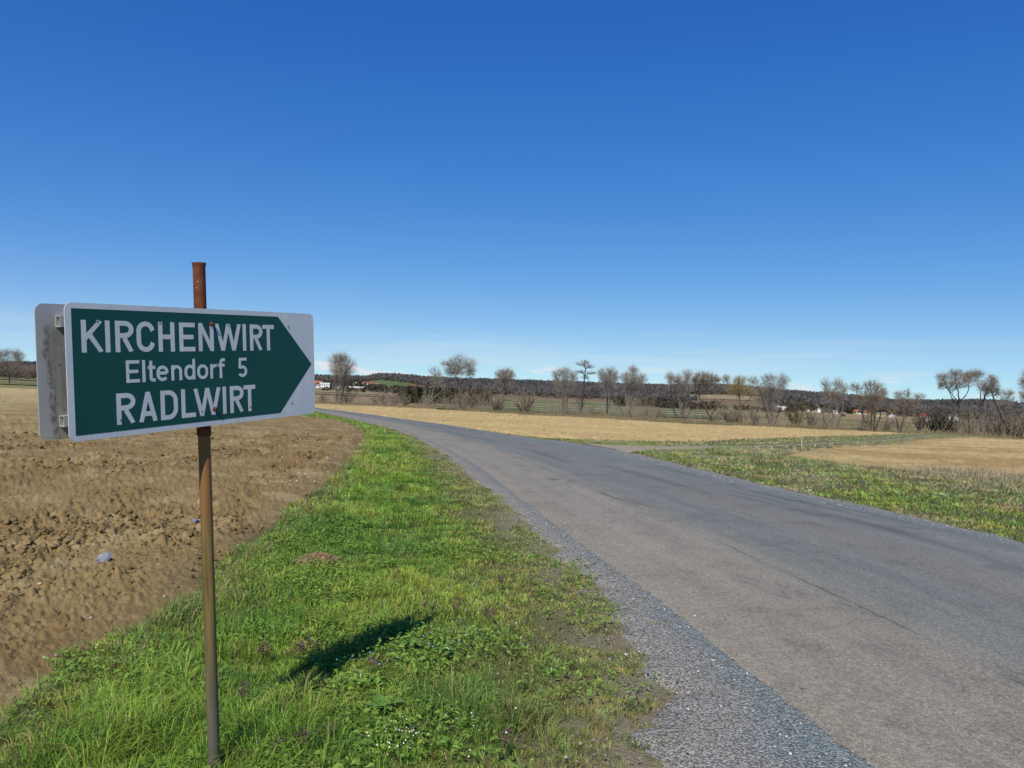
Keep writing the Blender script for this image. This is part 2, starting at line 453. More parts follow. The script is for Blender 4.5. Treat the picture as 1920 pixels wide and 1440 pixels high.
    t.color(c); t.rough(.9)
    t.bump(t.math('SUBTRACT', 1., vor.outputs['Distance']), .8, .008)
    M['gravel'] = t.m
    t = NT('farm_track_earth')
    uvs = t.sep(t.n.new('ShaderNodeUVMap').outputs[0]); u, v = uvs[0], uvs[1]
    uw = t.math('ADD', u, t.math('MULTIPLY', t.math('SUBTRACT', t.noise(.6, 3, .6), .5), .10))
    r1 = t.math('MULTIPLY', t.rng(uw, .12, .17), t.rng(uw, .31, .25)); r2 = t.math('MULTIPLY', t.rng(uw, .69, .75), t.rng(uw, .88, .83))
    rut = t.math('ADD', r1, r2, True)
    rut = t.math('MAXIMUM', rut, t.rng(v, 4, 12, 1, 0))
    n = t.noise(14., 5, .7)
    grass = t.mix(t.noise(5., 5, .6), (.075, .115, .028), (.15, .165, .06))
    dirt = t.mix(n, (.25, .205, .145), (.38, .32, .23))
    t.color(t.mix(rut, grass, dirt)); t.rough(.95); t.bump(t.noise(40., 5, .7), .6, .02)
    M['track'] = t.m
ground_mats()

# ------------------------------------------------------------------ ground sheet to the horizon
def make_ground():
    rr = np.r_[.4, np.geomspace(.8, 12, 90)[:-1], np.geomspace(12, 9000, 190)]
    th = np.linspace(0, 2 * np.pi, 361)[:-1]
    X = (rr[:, None] * np.sin(th)[None]).ravel(); Y = (rr[:, None] * np.cos(th)[None]).ravel()
    r = np.hypot(X, Y)
    Z = terr(X, Y) - .03 - np.minimum(.0004 * r, .3)
    V = np.c_[X, Y, Z]; n = len(th)
    V = np.vstack([V, [0, 0, float(terr(0, 0)) - .03]])
    i = np.arange(len(rr) - 1)[:, None] * n; j = np.arange(n)[None]
    fq = np.stack([i + j, i + n + j, i + n + (j + 1) % n, i + (j + 1) % n], -1).reshape(-1, 4)[:, ::-1]
    ft = np.stack([np.full(n, len(V) - 1), (np.arange(n) + 1) % n, np.arange(n)], -1)
    green = np.array([.125, .118, .050]); straw = np.array([.29, .225, .125]); pale = np.array([.21, .195, .085])
    q = Y + .35 * X
    far = sst(122, 146, q)[:, None]
    base = green * (1 - far) + straw * far
    k = sst(.45, .62, fbm(X / 90, Y / 160, 4, 5))[:, None] * far
    base = base * (1 - k) + pale * k
    gd = np.where(r < 60, linedist(Gc, X, Y), 9.)
    gk = ((1 - sst(.05, .75, gd)) * .75)[:, None]
    base = base * (1 - gk) + np.array([.245, .222, .18]) * gk
    vf = sst(900, 1400, r)[:, None]
    base = base * (1 - vf) + np.array([.14, .15, .07]) * vf
    C_ = np.vstack([base, green[None]])
    me = np_mesh('ground', V, [fq, ft], True, col=C_)
    tag(add_obj('ground', me, M['ground']), kind='structure')
make_ground()

def spaced(n_src, line, k=.012, lo=.05):
    """fractions of a line's length, spaced by distance from the camera"""
    s = np.r_[0, np.cumsum(np.hypot(*np.diff(line, axis=0).T))]
    out = [0.]; cur = 0.
    while cur < s[-1]:
        x = np.interp(cur, s, line[:, 0]); y = np.interp(cur, s, line[:, 1])
        cur += max(lo, k * math.hypot(x, y)); out.append(min(cur, s[-1]))
    return np.array(out) / s[-1]
def at_frac(line, fr):
    s = np.r_[0, np.cumsum(np.hypot(*np.diff(line, axis=0).T))]
    return np.c_[np.interp(fr * s[-1], s, line[:, 0]), np.interp(fr * s[-1], s, line[:, 1])], fr * s[-1]
def ribbon(name, A, B, mat, zoff, dip=(0, 0), m=24, wob=(0, 0), k=.008, lo=.03, crown=0., ext=(0, 0)):
    fr = spaced(0, A, k, lo)
    a, s = at_frac(A, fr); b, _ = at_frac(B, fr)
    d = b - a; wd = np.linalg.norm(d, axis=1, keepdims=True); d = d / np.maximum(wd, 1e-6)
    a = a - d * ext[0]; b = b + d * ext[1]
    a = a + d * (wob[0] * (fbm(s * 2.3, s * 0, 6, 3, .7) - .5) * 2.4 + np.minimum(wob[0], .035) * (fbm(s * 13, s * 0, 4, 6, .7) - .5) * 2)[:, None]
    b = b + d * (wob[1] * (fbm(s * 2.3, s * 0 + 7, 6, 4, .7) - .5) * 2.4)[:, None]
    u = np.linspace(0, 1, m)
    P = a[:, None] * (1 - u)[None, :, None] + b[:, None] * u[None, :, None]
    X, Y = P[..., 0].ravel(), P[..., 1].ravel()
    W = np.linalg.norm(b - a, axis=1)
    U = np.repeat(u[None], len(fr), 0).ravel(); Wd = np.repeat(W[:, None], m, 1).ravel()
    Z = terr(X, Y) + zoff + crown * (1 - (2 * U - 1) ** 2)
    if dip[0]: Z -= dip[0] * (1 - sst(0, .28, U * Wd / np.maximum(Wd, .3) * np.minimum(Wd, 1.) ))
    if dip[1]: Z -= dip[1] * (1 - sst(0, .28, (1 - U) * np.minimum(Wd, 1.)))
    uv = np.c_[U, np.repeat(s[:, None], m, 1).ravel()]
    me = np_mesh(name, np.c_[X, Y, Z], grid_faces(len(fr), m)[:, ::-1], True, uv=uv)
    return me
road = tag(add_obj('road', ribbon('road', Lc, RRc, M['asphalt'], .008, m=26, wob=(.025, .05), crown=.03), M['asphalt']), kind='structure')
tag(add_obj('gravel_shoulder', ribbon('gravel_shoulder', Gc, Lc, M['gravel'], .006, dip=(.06, 0), m=18, wob=(.20, 0), ext=(.12, .30)), M['gravel']), kind='structure')
tag(add_obj('gravel_shoulder', ribbon('gravel_shoulder', RRc[::1], RGc, M['gravel'], .006, dip=(0, .06), m=14, wob=(0, .2), ext=(.15, .12)), M['gravel']), kind='structure')
# (the uv of the second shoulder runs the other way: flip it so 1 lies at the asphalt)
_me = coll.objects['gravel_shoulder.001'].data
_uv = np.empty(len(_me.loops) * 2, np.float32); _me.uv_layers[0].data.foreach_get('uv', _uv); _uv[0::2] = 1 - _uv[0::2]; _me.uv_layers[0].data.foreach_set('uv', _uv)
tag(add_obj('farm_track', ribbon('farm_track', TLc, TUc, M['track'], -.005, dip=(.04, .04), m=20, wob=(.15, .15), ext=(.25, .25), k=.01), M['track']), kind='structure')

# ------------------------------------------------------------------ tilled fields
def field(name, poly, th0, th1, dth, dep0, dep1, ddep, heightf, colf, rough_edge=.15):
    th = np.radians(np.arange(th0, th1, dth)) if np.isscalar(dth) else np.radians(dth)
    dep = np.radians(np.arange(dep0, dep1, -ddep))
    r = 1.6 / np.tan(dep); r = r[r < 420]
    X = (r[:, None] * np.sin(th)[None]).ravel(); Y = (r[:, None] * np.cos(th)[None]).ravel()
    sd_ = sdist(poly, X, Y)
    sd_ = sd_ + rough_edge * (fbm(X * 2.2, Y * 2.2, 4, 21) - .5) * 2 * np.clip(np.hypot(X, Y) / 12, .6, 3)
    rad_ = np.hypot(X, Y)
    keep = sd_ > -(.12 + .022 * rad_)
    Z = terr(X, Y) + heightf(X, Y, sd_) - np.where(sd_ < 0, .0016 * rad_ * sst(0, .3, -sd_ / (1 + .02 * rad_)), 0)
    fq = grid_faces(len(r), len(th))
    fq = fq[keep[fq].all(1)]
    used = np.unique(fq); remap = np.full(len(X), -1); remap[used] = np.arange(len(used))
    me = np_mesh(name, np.c_[X, Y, Z][used], remap[fq][:, ::-1], True, col=colf(X[used], Y[used], sd_[used]))
    o = tag(add_obj(name, me, M['soil']), kind='structure')
    return o
def zone(X, Y, d):
    band = fbm(d * 1.1 + 3, (X + Y) * .12, 3, 31)
    return np.clip(sst(.40, .64, .5 * fbm(X * .6, Y * .6, 3, 11) + .5 * band), 0, 1)
def h_left(X, Y, d):
    rr = np.hypot(X, Y)
    zn = zone(X, Y, d)
    fine = 1 - sst(22, 50, rr)
    jx = .11 * (fbm(X * 9, Y * 9, 4, 51, .65) - .5); jy = .11 * (fbm(X * 9, Y * 9, 4, 52, .65) - .5)
    h = .17 * lumps((X + jx) / .19, (Y + jy) / .19, 41, .55) * (.10 + .90 * zn) * .40
    h += (.075 * lumps((X + jx) / .075, (Y + jy) / .075, 45, .75) * (.30 + .70 * zn)
          +  .040 * lumps((X + jx * .5) / .034, (Y + jy * .5) / .034, 48, .75) + .016 * (fbm(X * 22, Y * 22, 3, 49, .75) - .5)) * fine
    h += .11 * lumps(X / .34, Y / .34, 61, .5) * (.35 + .65 * zn) * (.15 + .85 * sst(6, 16, rr)) * .6
    h += .07 * (fbm(X * .7, Y * .7, 5, 71, .6) - .5) + .05 * (fbm(d * .9, (X + Y) * .07, 3, 75) - .5)
    h += .085 * (fbm(X * 3.3, Y * 3.3, 3, 77, .7) - .5) * sst(13, 26, rr)
    e = sst(0, .4, d)
    return -.05 + e * .07 + h * sst(.0, .5, d)
def c_left(X, Y, d):
    dry = np.array([.370, .288, .138]); brown = np.array([.240, .166, .074]); pale = np.array([.43, .342, .178])
    rr = np.hypot(X, Y)
    k = np.clip(.30 + .75 * sst(3, 30, d) + .9 * (fbm(X * .5, Y * .5, 4, 81) - .5) - .25 * zone(X, Y, d), 0, 1)[:, None]
    c = brown * (1 - k) + dry * k
    p = (sst(.55, .7, fbm(X * 1.6, Y * 1.6, 4, 85)) * .5)[:, None]
    return (c * (1 - p) + pale * p) * (1 + .30 * sst(8, 60, d))[:, None]
field('ploughed_field', FIELD_L, 0, 0, np.r_[np.arange(-80, -40, .5), np.arange(-40, -4, .085)], 42, .28, .07, h_left, c_left)

def h_right(X, Y, d):
    a = .055 * lumps(X / .30, Y / .22, 91, .55) + .07 * (fbm(X * 6, Y * 2.2, 3, 95) - .4)
    a += .10 * (fbm(X * .35, Y * .6, 4, 97) - .5)
    a += .03 * sst(.5, .7, fbm(X * .15, Y * .8, 3, 98))
    return -.05 + sst(0, .6, d) * .06 + a * 1.15 * sst(0, .8, d)
def c_right(X, Y, d):
    a = np.array([.56, .415, .185]); b = np.array([.45, .325, .143])
    k = sst(.35, .65, fbm(X * .2, Y * .35, 5, 101))[:, None]
    w = (.70 + .58 * fbm(X * 5, Y * 1.6, 2, 103))[:, None]  # speckle: uneven soil tone, its dark dashes painting shaded gaps between clods
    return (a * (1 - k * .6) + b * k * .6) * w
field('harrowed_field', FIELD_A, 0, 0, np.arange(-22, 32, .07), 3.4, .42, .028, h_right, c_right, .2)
def c_right2(X, Y, d):
    a = np.array([.47, .352, .162]); b = np.array([.34, .238, .102]); g = np.array([.34, .265, .12])
    k = sst(.42, .66, fbm(X * .12 + 3, Y * .5, 5, 111))[:, None]
    c = (a * (1 - k) + b * k) * 1.12
    e = (1 - sst(.2, 2.5, d))[:, None] * .5
    w = (.82 + .36 * fbm(X * 5, Y * 1.6, 2, 104))[:, None]  # milder speckle, soil tone with shade of the gaps painted in
    return (c * (1 - e) + g * e) * w
field('harrowed_field', FIELD_B, 0, 0, np.arange(17, 50, .08), 5.2, .7, .035, h_right, c_right2, .35)

# ------------------------------------------------------------------ meadow strips in the valley
def flat_patch(name, poly, mat, zoff=.12, n=18):
    """quad patch laid over the land; poly = 4 corners"""
    a, b, c, d = [np.array(p, float) for p in poly]
    s = np.linspace(0, 1, n); t = np.linspace(0, 1, n)
    P = (a[None, None] * ((1 - s)[:, None] * (1 - t)[None])[..., None] + b[None, None] * (s[:, None] * (1 - t)[None])[..., None]
         + c[None, None] * (s[:, None] * t[None])[..., None] + d[None, None] * ((1 - s)[:, None] * t[None])[..., None]).reshape(-1, 2)
    jit = (fbm(P[:, 0] / 25, P[:, 1] / 25, 3, 7) - .5) * 8
    Y = P[:, 1] + jit
    Z = land(P[:, 0], Y) + zoff
    me = np_mesh(name, np.c_[P[:, 0], Y, Z], grid_faces(n, n)[:, ::-1] if np.cross(b - a, d - a) < 0 else grid_faces(n, n), True)
    return tag(add_obj(name, me, mat), kind='structure')
RIDGE_B = None
# ------------------------------------------------------------------ what stands where, metres
TREES = [
  ('bare_tree', 'tall twin-stemmed bare tree just right of the sign tip', (-41.54, 177.61), [[(-0.26, 0.04), (-0.59, 2.08), (-0.84, 5.27), (-1.08, 8.21)], [(0.77, -0.05), (1.05, 2.78), (1.57, 5.74), (1.76, 7.67)]], [(-1.14, 9.75, 2.18, 2.56), (1.97, 8.83, 2.31, 2.69), (0.49, 7.24, 3.2, 2.56), (0.48, 10.83, 1.92, 1.41)], 'grey', 1.5),
  ('bare_tree', 'leaning pale-barked forked tree in front of the evergreens', (-20.62, 180.62), [[(0.0, 0.05), (1.19, 2.96), (1.76, 5.32), (2.08, 7.16)], [(0.0, 0.05), (1.49, 1.93), (3.01, 3.28), (4.0, 4.62)]], [(1.5, 8.7, 1.69, 1.17), (2.6, 7.31, 1.56, 1.17), (3.99, 4.88, 0.78, 0.78)], 'pale', 0.6),
  ('bare_tree', 'tallest round-crowned bare tree standing above the dark evergreens', (-16.07, 235.0), [[(0.0, 1.72), (-0.14, 5.44), (-0.21, 7.48)], [(-0.14, 5.44), (-1.25, 8.12), (-2.68, 10.1)], [(-0.17, 6.46), (1.09, 8.88), (2.04, 10.95)]], [(-4.47, 12.75, 2.54, 1.86), (-1.14, 14.4, 3.22, 2.03), (2.46, 13.17, 2.54, 2.37), (-0.36, 11.54, 4.41, 2.2), (-3.19, 10.25, 2.71, 1.52), (3.23, 10.65, 1.69, 1.52)], 'grey', 1.5),
  ('bare_tree', 'bare tree with crooked leaning trunk and small round crown', (-2.32, 152.16), [[(0.0, 0.05), (0.57, 2.59), (0.84, 4.03), (0.77, 6.11)]], [(-0.37, 7.39, 1.1, 1.21), (1.14, 8.1, 1.43, 0.99), (2.16, 7.26, 0.99, 1.21), (0.75, 6.55, 1.54, 0.88)], 'brown', 1.2),
  ('bare_tree', 'multi-stemmed bare tree left of the flat-topped tree', (10.36, 143.79), [[(-0.21, 0.04), (-0.51, 2.83), (-1.02, 5.41)], [(0.41, 0.06), (0.52, 2.87), (0.84, 5.78)], [(0.0, 0.05), (-0.12, 3.36), (-0.12, 6.48)]], [(-1.71, 7.56, 1.14, 1.35), (-0.07, 8.14, 1.35, 1.14), (1.62, 7.26, 1.04, 1.56), (-0.2, 5.75, 2.28, 1.56)], 'grey', 1.2),
  ('bare_tree', 'slender dark tree with flat layered crown', (15.31, 165.0), [[(0.0, 0.39), (0.6, 3.62), (0.85, 6.84), (0.98, 9.94)], [(0.98, 9.94), (0.7, 11.13)]], [(0.23, 10.87, 1.67, 0.42), (1.91, 10.45, 1.43, 0.42), (-0.07, 9.31, 1.43, 0.36), (2.32, 9.04, 1.19, 0.36), (1.05, 8.04, 1.07, 0.48), (0.81, 11.49, 0.95, 0.36)], 'dark', 0.7),
  ('bare_tree', 'bare tree with upright broom crown right of the flat-topped tree', (18.81, 144.21), [[(0.0, 0.05), (-0.19, 2.64), (-0.37, 4.72), (-0.75, 6.78)], [(-0.04, 1.09), (0.6, 3.71), (0.71, 6.84)]], [(-1.42, 8.11, 1.04, 1.35), (0.33, 8.59, 1.35, 1.14), (1.41, 7.59, 0.83, 1.46), (-0.33, 6.69, 1.66, 1.35)], 'grey', 1.2),
  ('bare_tree', 'dark-trunked bare tree with a second stem leaning far left', (22.96, 142.16), [[(-0.1, 0.05), (-0.2, 2.81), (-0.16, 4.86), (-0.13, 6.91)], [(-0.93, 0.12), (-2.33, 2.22), (-3.64, 4.53), (-4.28, 5.43)], [(0.13, 2.31), (1.1, 3.88), (1.66, 5.65)]], [(-1.38, 7.59, 0.92, 1.23), (0.22, 8.88, 1.13, 1.23), (2.01, 7.5, 1.13, 0.92), (0.39, 6.63, 2.25, 1.43)], 'grey', 1.3),
  ('bare_tree', 'stout pollard stump tree with thin stem bending left', (30.2, 130.47), [[(0.19, 0.06), (-0.06, 1.74), (0.26, 3.45), (0.68, 5.06)], [(-0.47, 0.03), (-1.67, 2.15), (-2.03, 4.49), (-2.47, 6.55)], [(0.46, 0.25), (1.16, 1.97), (2.07, 2.95)]], [(-2.4, 7.3, 0.94, 1.22), (-1.08, 7.16, 0.94, 0.94), (0.68, 8.17, 1.03, 0.94), (0.27, 6.27, 1.69, 1.32)], 'grey', 1.2),
  ('bare_tree', 'bare tree with long trunk slanting left under domed crown', (33.21, 122.12), [[(0.18, 0.06), (-0.85, 1.78), (-1.87, 3.5), (-2.27, 4.81), (-2.05, 6.32)], [(-0.62, 0.2), (0.37, 2.26), (1.39, 3.36), (2.25, 4.0)], [(-2.07, 4.11), (-2.9, 5.41), (-3.11, 6.46)], [(-1.99, 4.38), (-0.97, 5.65), (-0.47, 6.55)]], [(-1.83, 7.56, 1.76, 0.79), (-3.13, 6.9, 0.79, 0.97), (-0.14, 7.09, 0.97, 0.97), (0.83, 6.95, 0.53, 0.62), (-1.71, 6.51, 1.76, 0.7)], 'brown', 1.4),
  ('bare_tree', 'bare tree with yellowish twigs and side limb reaching right', (38.18, 122.53), [[(0.0, 0.05), (-0.17, 2.61), (-0.42, 4.81), (-0.55, 6.13)], [(-0.17, 2.61), (0.94, 3.79), (1.81, 4.18)], [(-0.31, 4.37), (-1.78, 5.82), (-2.5, 6.5)]], [(-0.32, 7.29, 1.24, 0.71), (-2.7, 7.2, 0.88, 0.8), (-0.72, 5.86, 1.94, 1.15), (1.61, 5.06, 0.88, 0.71)], 'yellow', 1.3),
  ('bare_tree', 'wide dense many-stemmed bare tree with ragged top', (44.87, 127.49), [[(-0.28, 0.04), (-0.99, 2.31), (-1.61, 4.59), (-2.59, 6.39)], [(0.0, 0.05), (0.01, 2.81), (-0.36, 5.55)], [(0.37, 0.06), (1.38, 2.86), (1.85, 5.63)]], [(-3.17, 7.2, 1.01, 0.92), (-0.8, 7.84, 1.29, 0.92), (1.7, 7.56, 1.38, 1.1), (-0.28, 6.02, 2.76, 1.29), (-0.36, 2.79, 1.56, 1.29)], 'grey', 1.2),
  ('bare_tree', 'pair of pale upright crowns on several dark stems', (47.95, 111.71), [[(0.0, 0.05), (-0.93, 1.47), (-1.44, 2.49)], [(0.56, 0.07), (0.66, 2.33), (0.11, 4.48), (-0.5, 5.75)], [(1.05, 0.09), (1.85, 2.77), (1.87, 4.79), (1.35, 5.98)]], [(-0.68, 6.55, 0.89, 1.05), (1.17, 6.7, 0.81, 1.05), (2.48, 6.02, 0.64, 0.97), (-0.23, 5.12, 1.29, 1.05), (1.63, 4.78, 1.13, 0.97)], 'pale', 1.0),
  ('bare_tree', 'broad dense bare tree fanning from many stems beside the field corner', (51.04, 104.97), [[(-0.53, 0.18), (-0.96, 1.76), (-0.88, 4.03), (-1.52, 5.29)], [(0.15, 0.06), (0.09, 2.17), (0.02, 4.44)], [(0.6, 0.07), (1.16, 1.83), (1.63, 3.74)], [(0.38, 0.06), (0.62, 2.19), (0.86, 4.09)]], [(-2.0, 6.11, 0.91, 0.61), (-0.5, 6.54, 1.06, 0.61), (0.88, 6.14, 0.83, 0.76), (1.66, 5.26, 0.68, 0.91), (-0.14, 4.81, 1.89, 1.14), (-0.24, 3.07, 1.14, 0.91)], 'brown', 1.3),
  ('bare_tree', 'low crooked tree with one limb reaching up right at the track end', (55.81, 105.7), [[(0.0, 0.05), (0.04, 1.19), (0.7, 2.13), (1.59, 3.08)], [(-0.46, 0.03), (-0.65, 1.55), (-1.14, 2.68)], [(0.41, 1.74), (0.67, 3.12), (0.64, 4.26)]], [(-0.76, 5.21, 0.69, 0.69), (0.68, 5.41, 0.61, 0.84), (2.3, 5.01, 0.84, 0.61), (0.8, 4.04, 1.52, 0.84), (-1.16, 3.21, 0.76, 0.69)], 'brown', 1.0),
  ('bare_tree', 'largest umbrella-shaped bare tree with spreading dark limbs at far right', (69.1, 111.79), [[(0.0, 0.05), (-0.78, 1.88), (-1.22, 3.31), (-1.1, 4.69), (-1.06, 6.3), (-1.51, 7.9)], [(-1.08, 3.96), (-2.16, 5.05), (-2.99, 6.07), (-3.99, 7.24), (-4.17, 7.88)], [(-0.94, 4.93), (0.08, 5.94), (0.53, 7.16), (0.33, 8.37)], [(-1.09, 4.44), (-1.85, 5.71), (-2.37, 6.82)], [(0.24, 0.06), (-0.38, 2.13), (-0.91, 3.64)]], [(-3.78, 8.3, 1.05, 0.73), (-1.7, 8.94, 1.21, 0.81), (1.04, 8.96, 1.21, 0.81), (-0.16, 8.67, 0.97, 0.73), (-2.38, 7.3, 1.13, 0.64), (-4.32, 7.23, 0.56, 0.56)], 'brown', 1.5),
  ('bare_tree', 'bare tree with two-lobed crown right of the umbrella tree', (69.17, 108.48), [[(0.0, 0.05), (-0.52, 1.99), (-0.27, 4.18), (0.31, 5.77), (1.06, 7.13)], [(-0.26, 3.95), (-0.31, 5.51), (-0.18, 6.54)]], [(-0.04, 7.01, 1.17, 0.7), (1.42, 8.24, 0.86, 0.7), (0.92, 6.42, 1.02, 0.7)], 'grey', 1.2),
  ('bare_tree', 'thin dark tree leaning left with a narrow crown', (71.3, 105.39), [[(0.0, 0.05), (-0.96, 1.76), (-1.77, 3.63), (-2.42, 5.28), (-2.61, 6.64)]], [(-2.56, 7.56, 0.68, 0.76), (-1.92, 6.29, 0.53, 0.61)], 'dark', 1.0),
  ('bare_tree', 'small rounded bare tree near the right edge of the picture', (74.15, 110.78), [[(0.0, 0.05), (0.17, 2.53), (0.27, 4.69)], [(0.1, 2.13), (-0.42, 3.71), (-0.76, 4.49)]], [(0.32, 5.97, 1.04, 1.04), (-0.68, 4.34, 1.04, 0.96)], 'grey', 1.0),
  ('bare_tree', 'bare tree cut off by the right edge of the picture', (72.34, 103.18), [[(0.0, 0.05), (-0.4, 3.75), (-0.64, 7.1)], [(-0.3, 3.01), (0.6, 5.28), (0.94, 6.78)]], [(-1.1, 7.75, 0.6, 0.74), (-0.08, 8.68, 0.97, 0.97), (1.14, 7.53, 1.04, 1.04), (-0.75, 5.6, 0.74, 1.04)], 'grey', 1.1),
  ('bare_tree', 'large solitary oak-like bare tree on the left horizon', (-207.2, 305.35), [[(0.0, 0.05), (-0.36, 3.12), (-0.93, 6.19), (-1.71, 8.8)], [(-0.36, 3.12), (1.05, 6.26), (2.71, 8.52)], [(-0.38, 3.56), (-2.93, 6.55), (-4.77, 8.25)]], [(-5.35, 11.32, 3.3, 2.64), (-2.32, 12.75, 3.3, 2.42), (1.2, 12.87, 2.86, 2.2), (3.69, 11.2, 2.42, 2.42), (-0.39, 8.85, 5.94, 2.42), (-1.13, 5.74, 4.4, 1.98)], 'oak', 1.9),
  ('bare_tree', 'smaller bare tree behind the large left tree', (-247.97, 370.0), [[(0.0, 1.12), (-0.14, 4.32), (0.03, 6.46)]], [(0.27, 7.0, 3.73, 3.2), (3.52, 6.05, 3.2, 2.93), (-2.33, 5.57, 2.67, 2.4)], 'brown', 1.3),
  ('bare_tree', 'dim bare tree against the hill just left of the rear sign panel', (-261.19, 400.0), [[(0.0, 1.55), (-0.13, 4.43)]], [(-0.21, 6.45, 3.46, 3.17), (2.72, 5.4, 2.6, 2.6)], 'brown', 1.2),
]
SHRUBS = [
  ('bare_shrub', 'thin leaning shrub close to the sign edge', (-45.07, 176.38), 2.67, 1.27, 'brown'),
  ('bare_shrub', 'dense dark shrub under the twin-stemmed tree', (-38.77, 174.37), 3.77, 2.51, 'dark'),
  ('bare_shrub', 'leftmost of three small shrubs left of the evergreens', (-33.74, 183.25), 2.91, 1.32, 'brown'),
  ('bare_shrub', 'middle of three small shrubs left of the evergreens', (-30.95, 180.1), 3.38, 1.43, 'brown'),
  ('bare_shrub', 'rightmost of three small shrubs left of the evergreens', (-28.18, 177.38), 3.71, 1.53, 'brown'),
  ('bare_shrub', 'low sparse shrub left of the pale forked tree', (-24.01, 167.96), 2.3, 1.09, 'brown'),
  ('bare_shrub', 'bushy stems below the round-crowned tall tree', (-10.24, 154.1), 3.33, 1.44, 'brown'),
  ('bare_shrub', 'upright shrub right of the stems below the tall round tree', (-7.94, 152.56), 3.63, 1.32, 'brown'),
  ('bare_shrub', 'spreading shrub around the crooked leaning tree', (-2.93, 144.59), 3.75, 1.77, 'brown'),
  ('bare_shrub', 'dense fan-shaped shrub with thick base left of the multi-stemmed tree', (2.71, 139.59), 4.23, 2.01, 'brown'),
  ('bare_shrub', 'low tangle between flat-topped and broom-crowned trees', (16.12, 144.28), 1.77, 1.46, 'brown'),
  ('bare_shrub', 'small bush right of the tree with leaning second stem', (25.2, 137.58), 1.98, 1.29, 'brown'),
  ('bare_shrub', 'small bush midway to the pollard stump', (26.5, 132.2), 1.91, 1.14, 'brown'),
  ('bare_shrub', 'brushwood beside the slanting tree', (36.16, 122.89), 2.75, 1.24, 'brown'),
  ('bare_shrub', 'thicket at the foot of the yellowish tree', (36.81, 120.94), 2.62, 1.22, 'brown'),
  ('bare_shrub', 'forked shrub left of the dense many-stemmed tree', (39.25, 118.56), 2.74, 0.85, 'brown'),
  ('bare_shrub', 'greenish rounded bush right of the dense many-stemmed tree', (48.83, 126.54), 3.65, 1.82, 'olive'),
  ('bare_shrub', 'spindly shrub with black stems left of the twin crowns', (49.9, 122.68), 2.92, 1.33, 'brown'),
  ('bare_shrub', 'low scrub between broad tree and crooked tree', (53.56, 105.46), 2.05, 0.84, 'brown'),
  ('bare_shrub', 'leftmost bush of the thicket at the end of the track', (67.58, 121.86), 3.69, 1.49, 'dark'),
  ('bare_shrub', 'second bush of the thicket behind the track end', (68.97, 121.04), 4.19, 1.57, 'dark'),
  ('bare_shrub', 'third bush of the thicket left of the umbrella tree', (70.16, 120.09), 3.9, 1.56, 'dark'),
  ('bare_shrub', 'fourth bush at the foot of the umbrella tree', (69.03, 115.31), 3.57, 1.41, 'dark'),
  ('bare_shrub', 'tangled bush right of the umbrella tree trunk', (69.9, 107.43), 3.41, 1.39, 'dark'),
  ('bare_shrub', 'low bush under the thin leaning tree', (70.29, 106.14), 2.83, 1.07, 'brown'),
  ('bare_shrub', 'bush at the right picture edge', (71.04, 103.67), 3.21, 1.2, 'brown'),
]
EVERGREENS = [(-32.38, 215, 3.1, 1.86), (-30.97, 225, 4.22, 2.27), (-28.59, 232, 5.02, 2.34), (-24.48, 222, 4.32, 2.4), (-23.01, 240, 5.02, 2.77), (-18.24, 228, 4.93, 2.47), (-14.74, 235, 4.74, 2.71), (-10.59, 226, 4.24, 2.28), (-8.0, 236, 3.74, 2.04)]
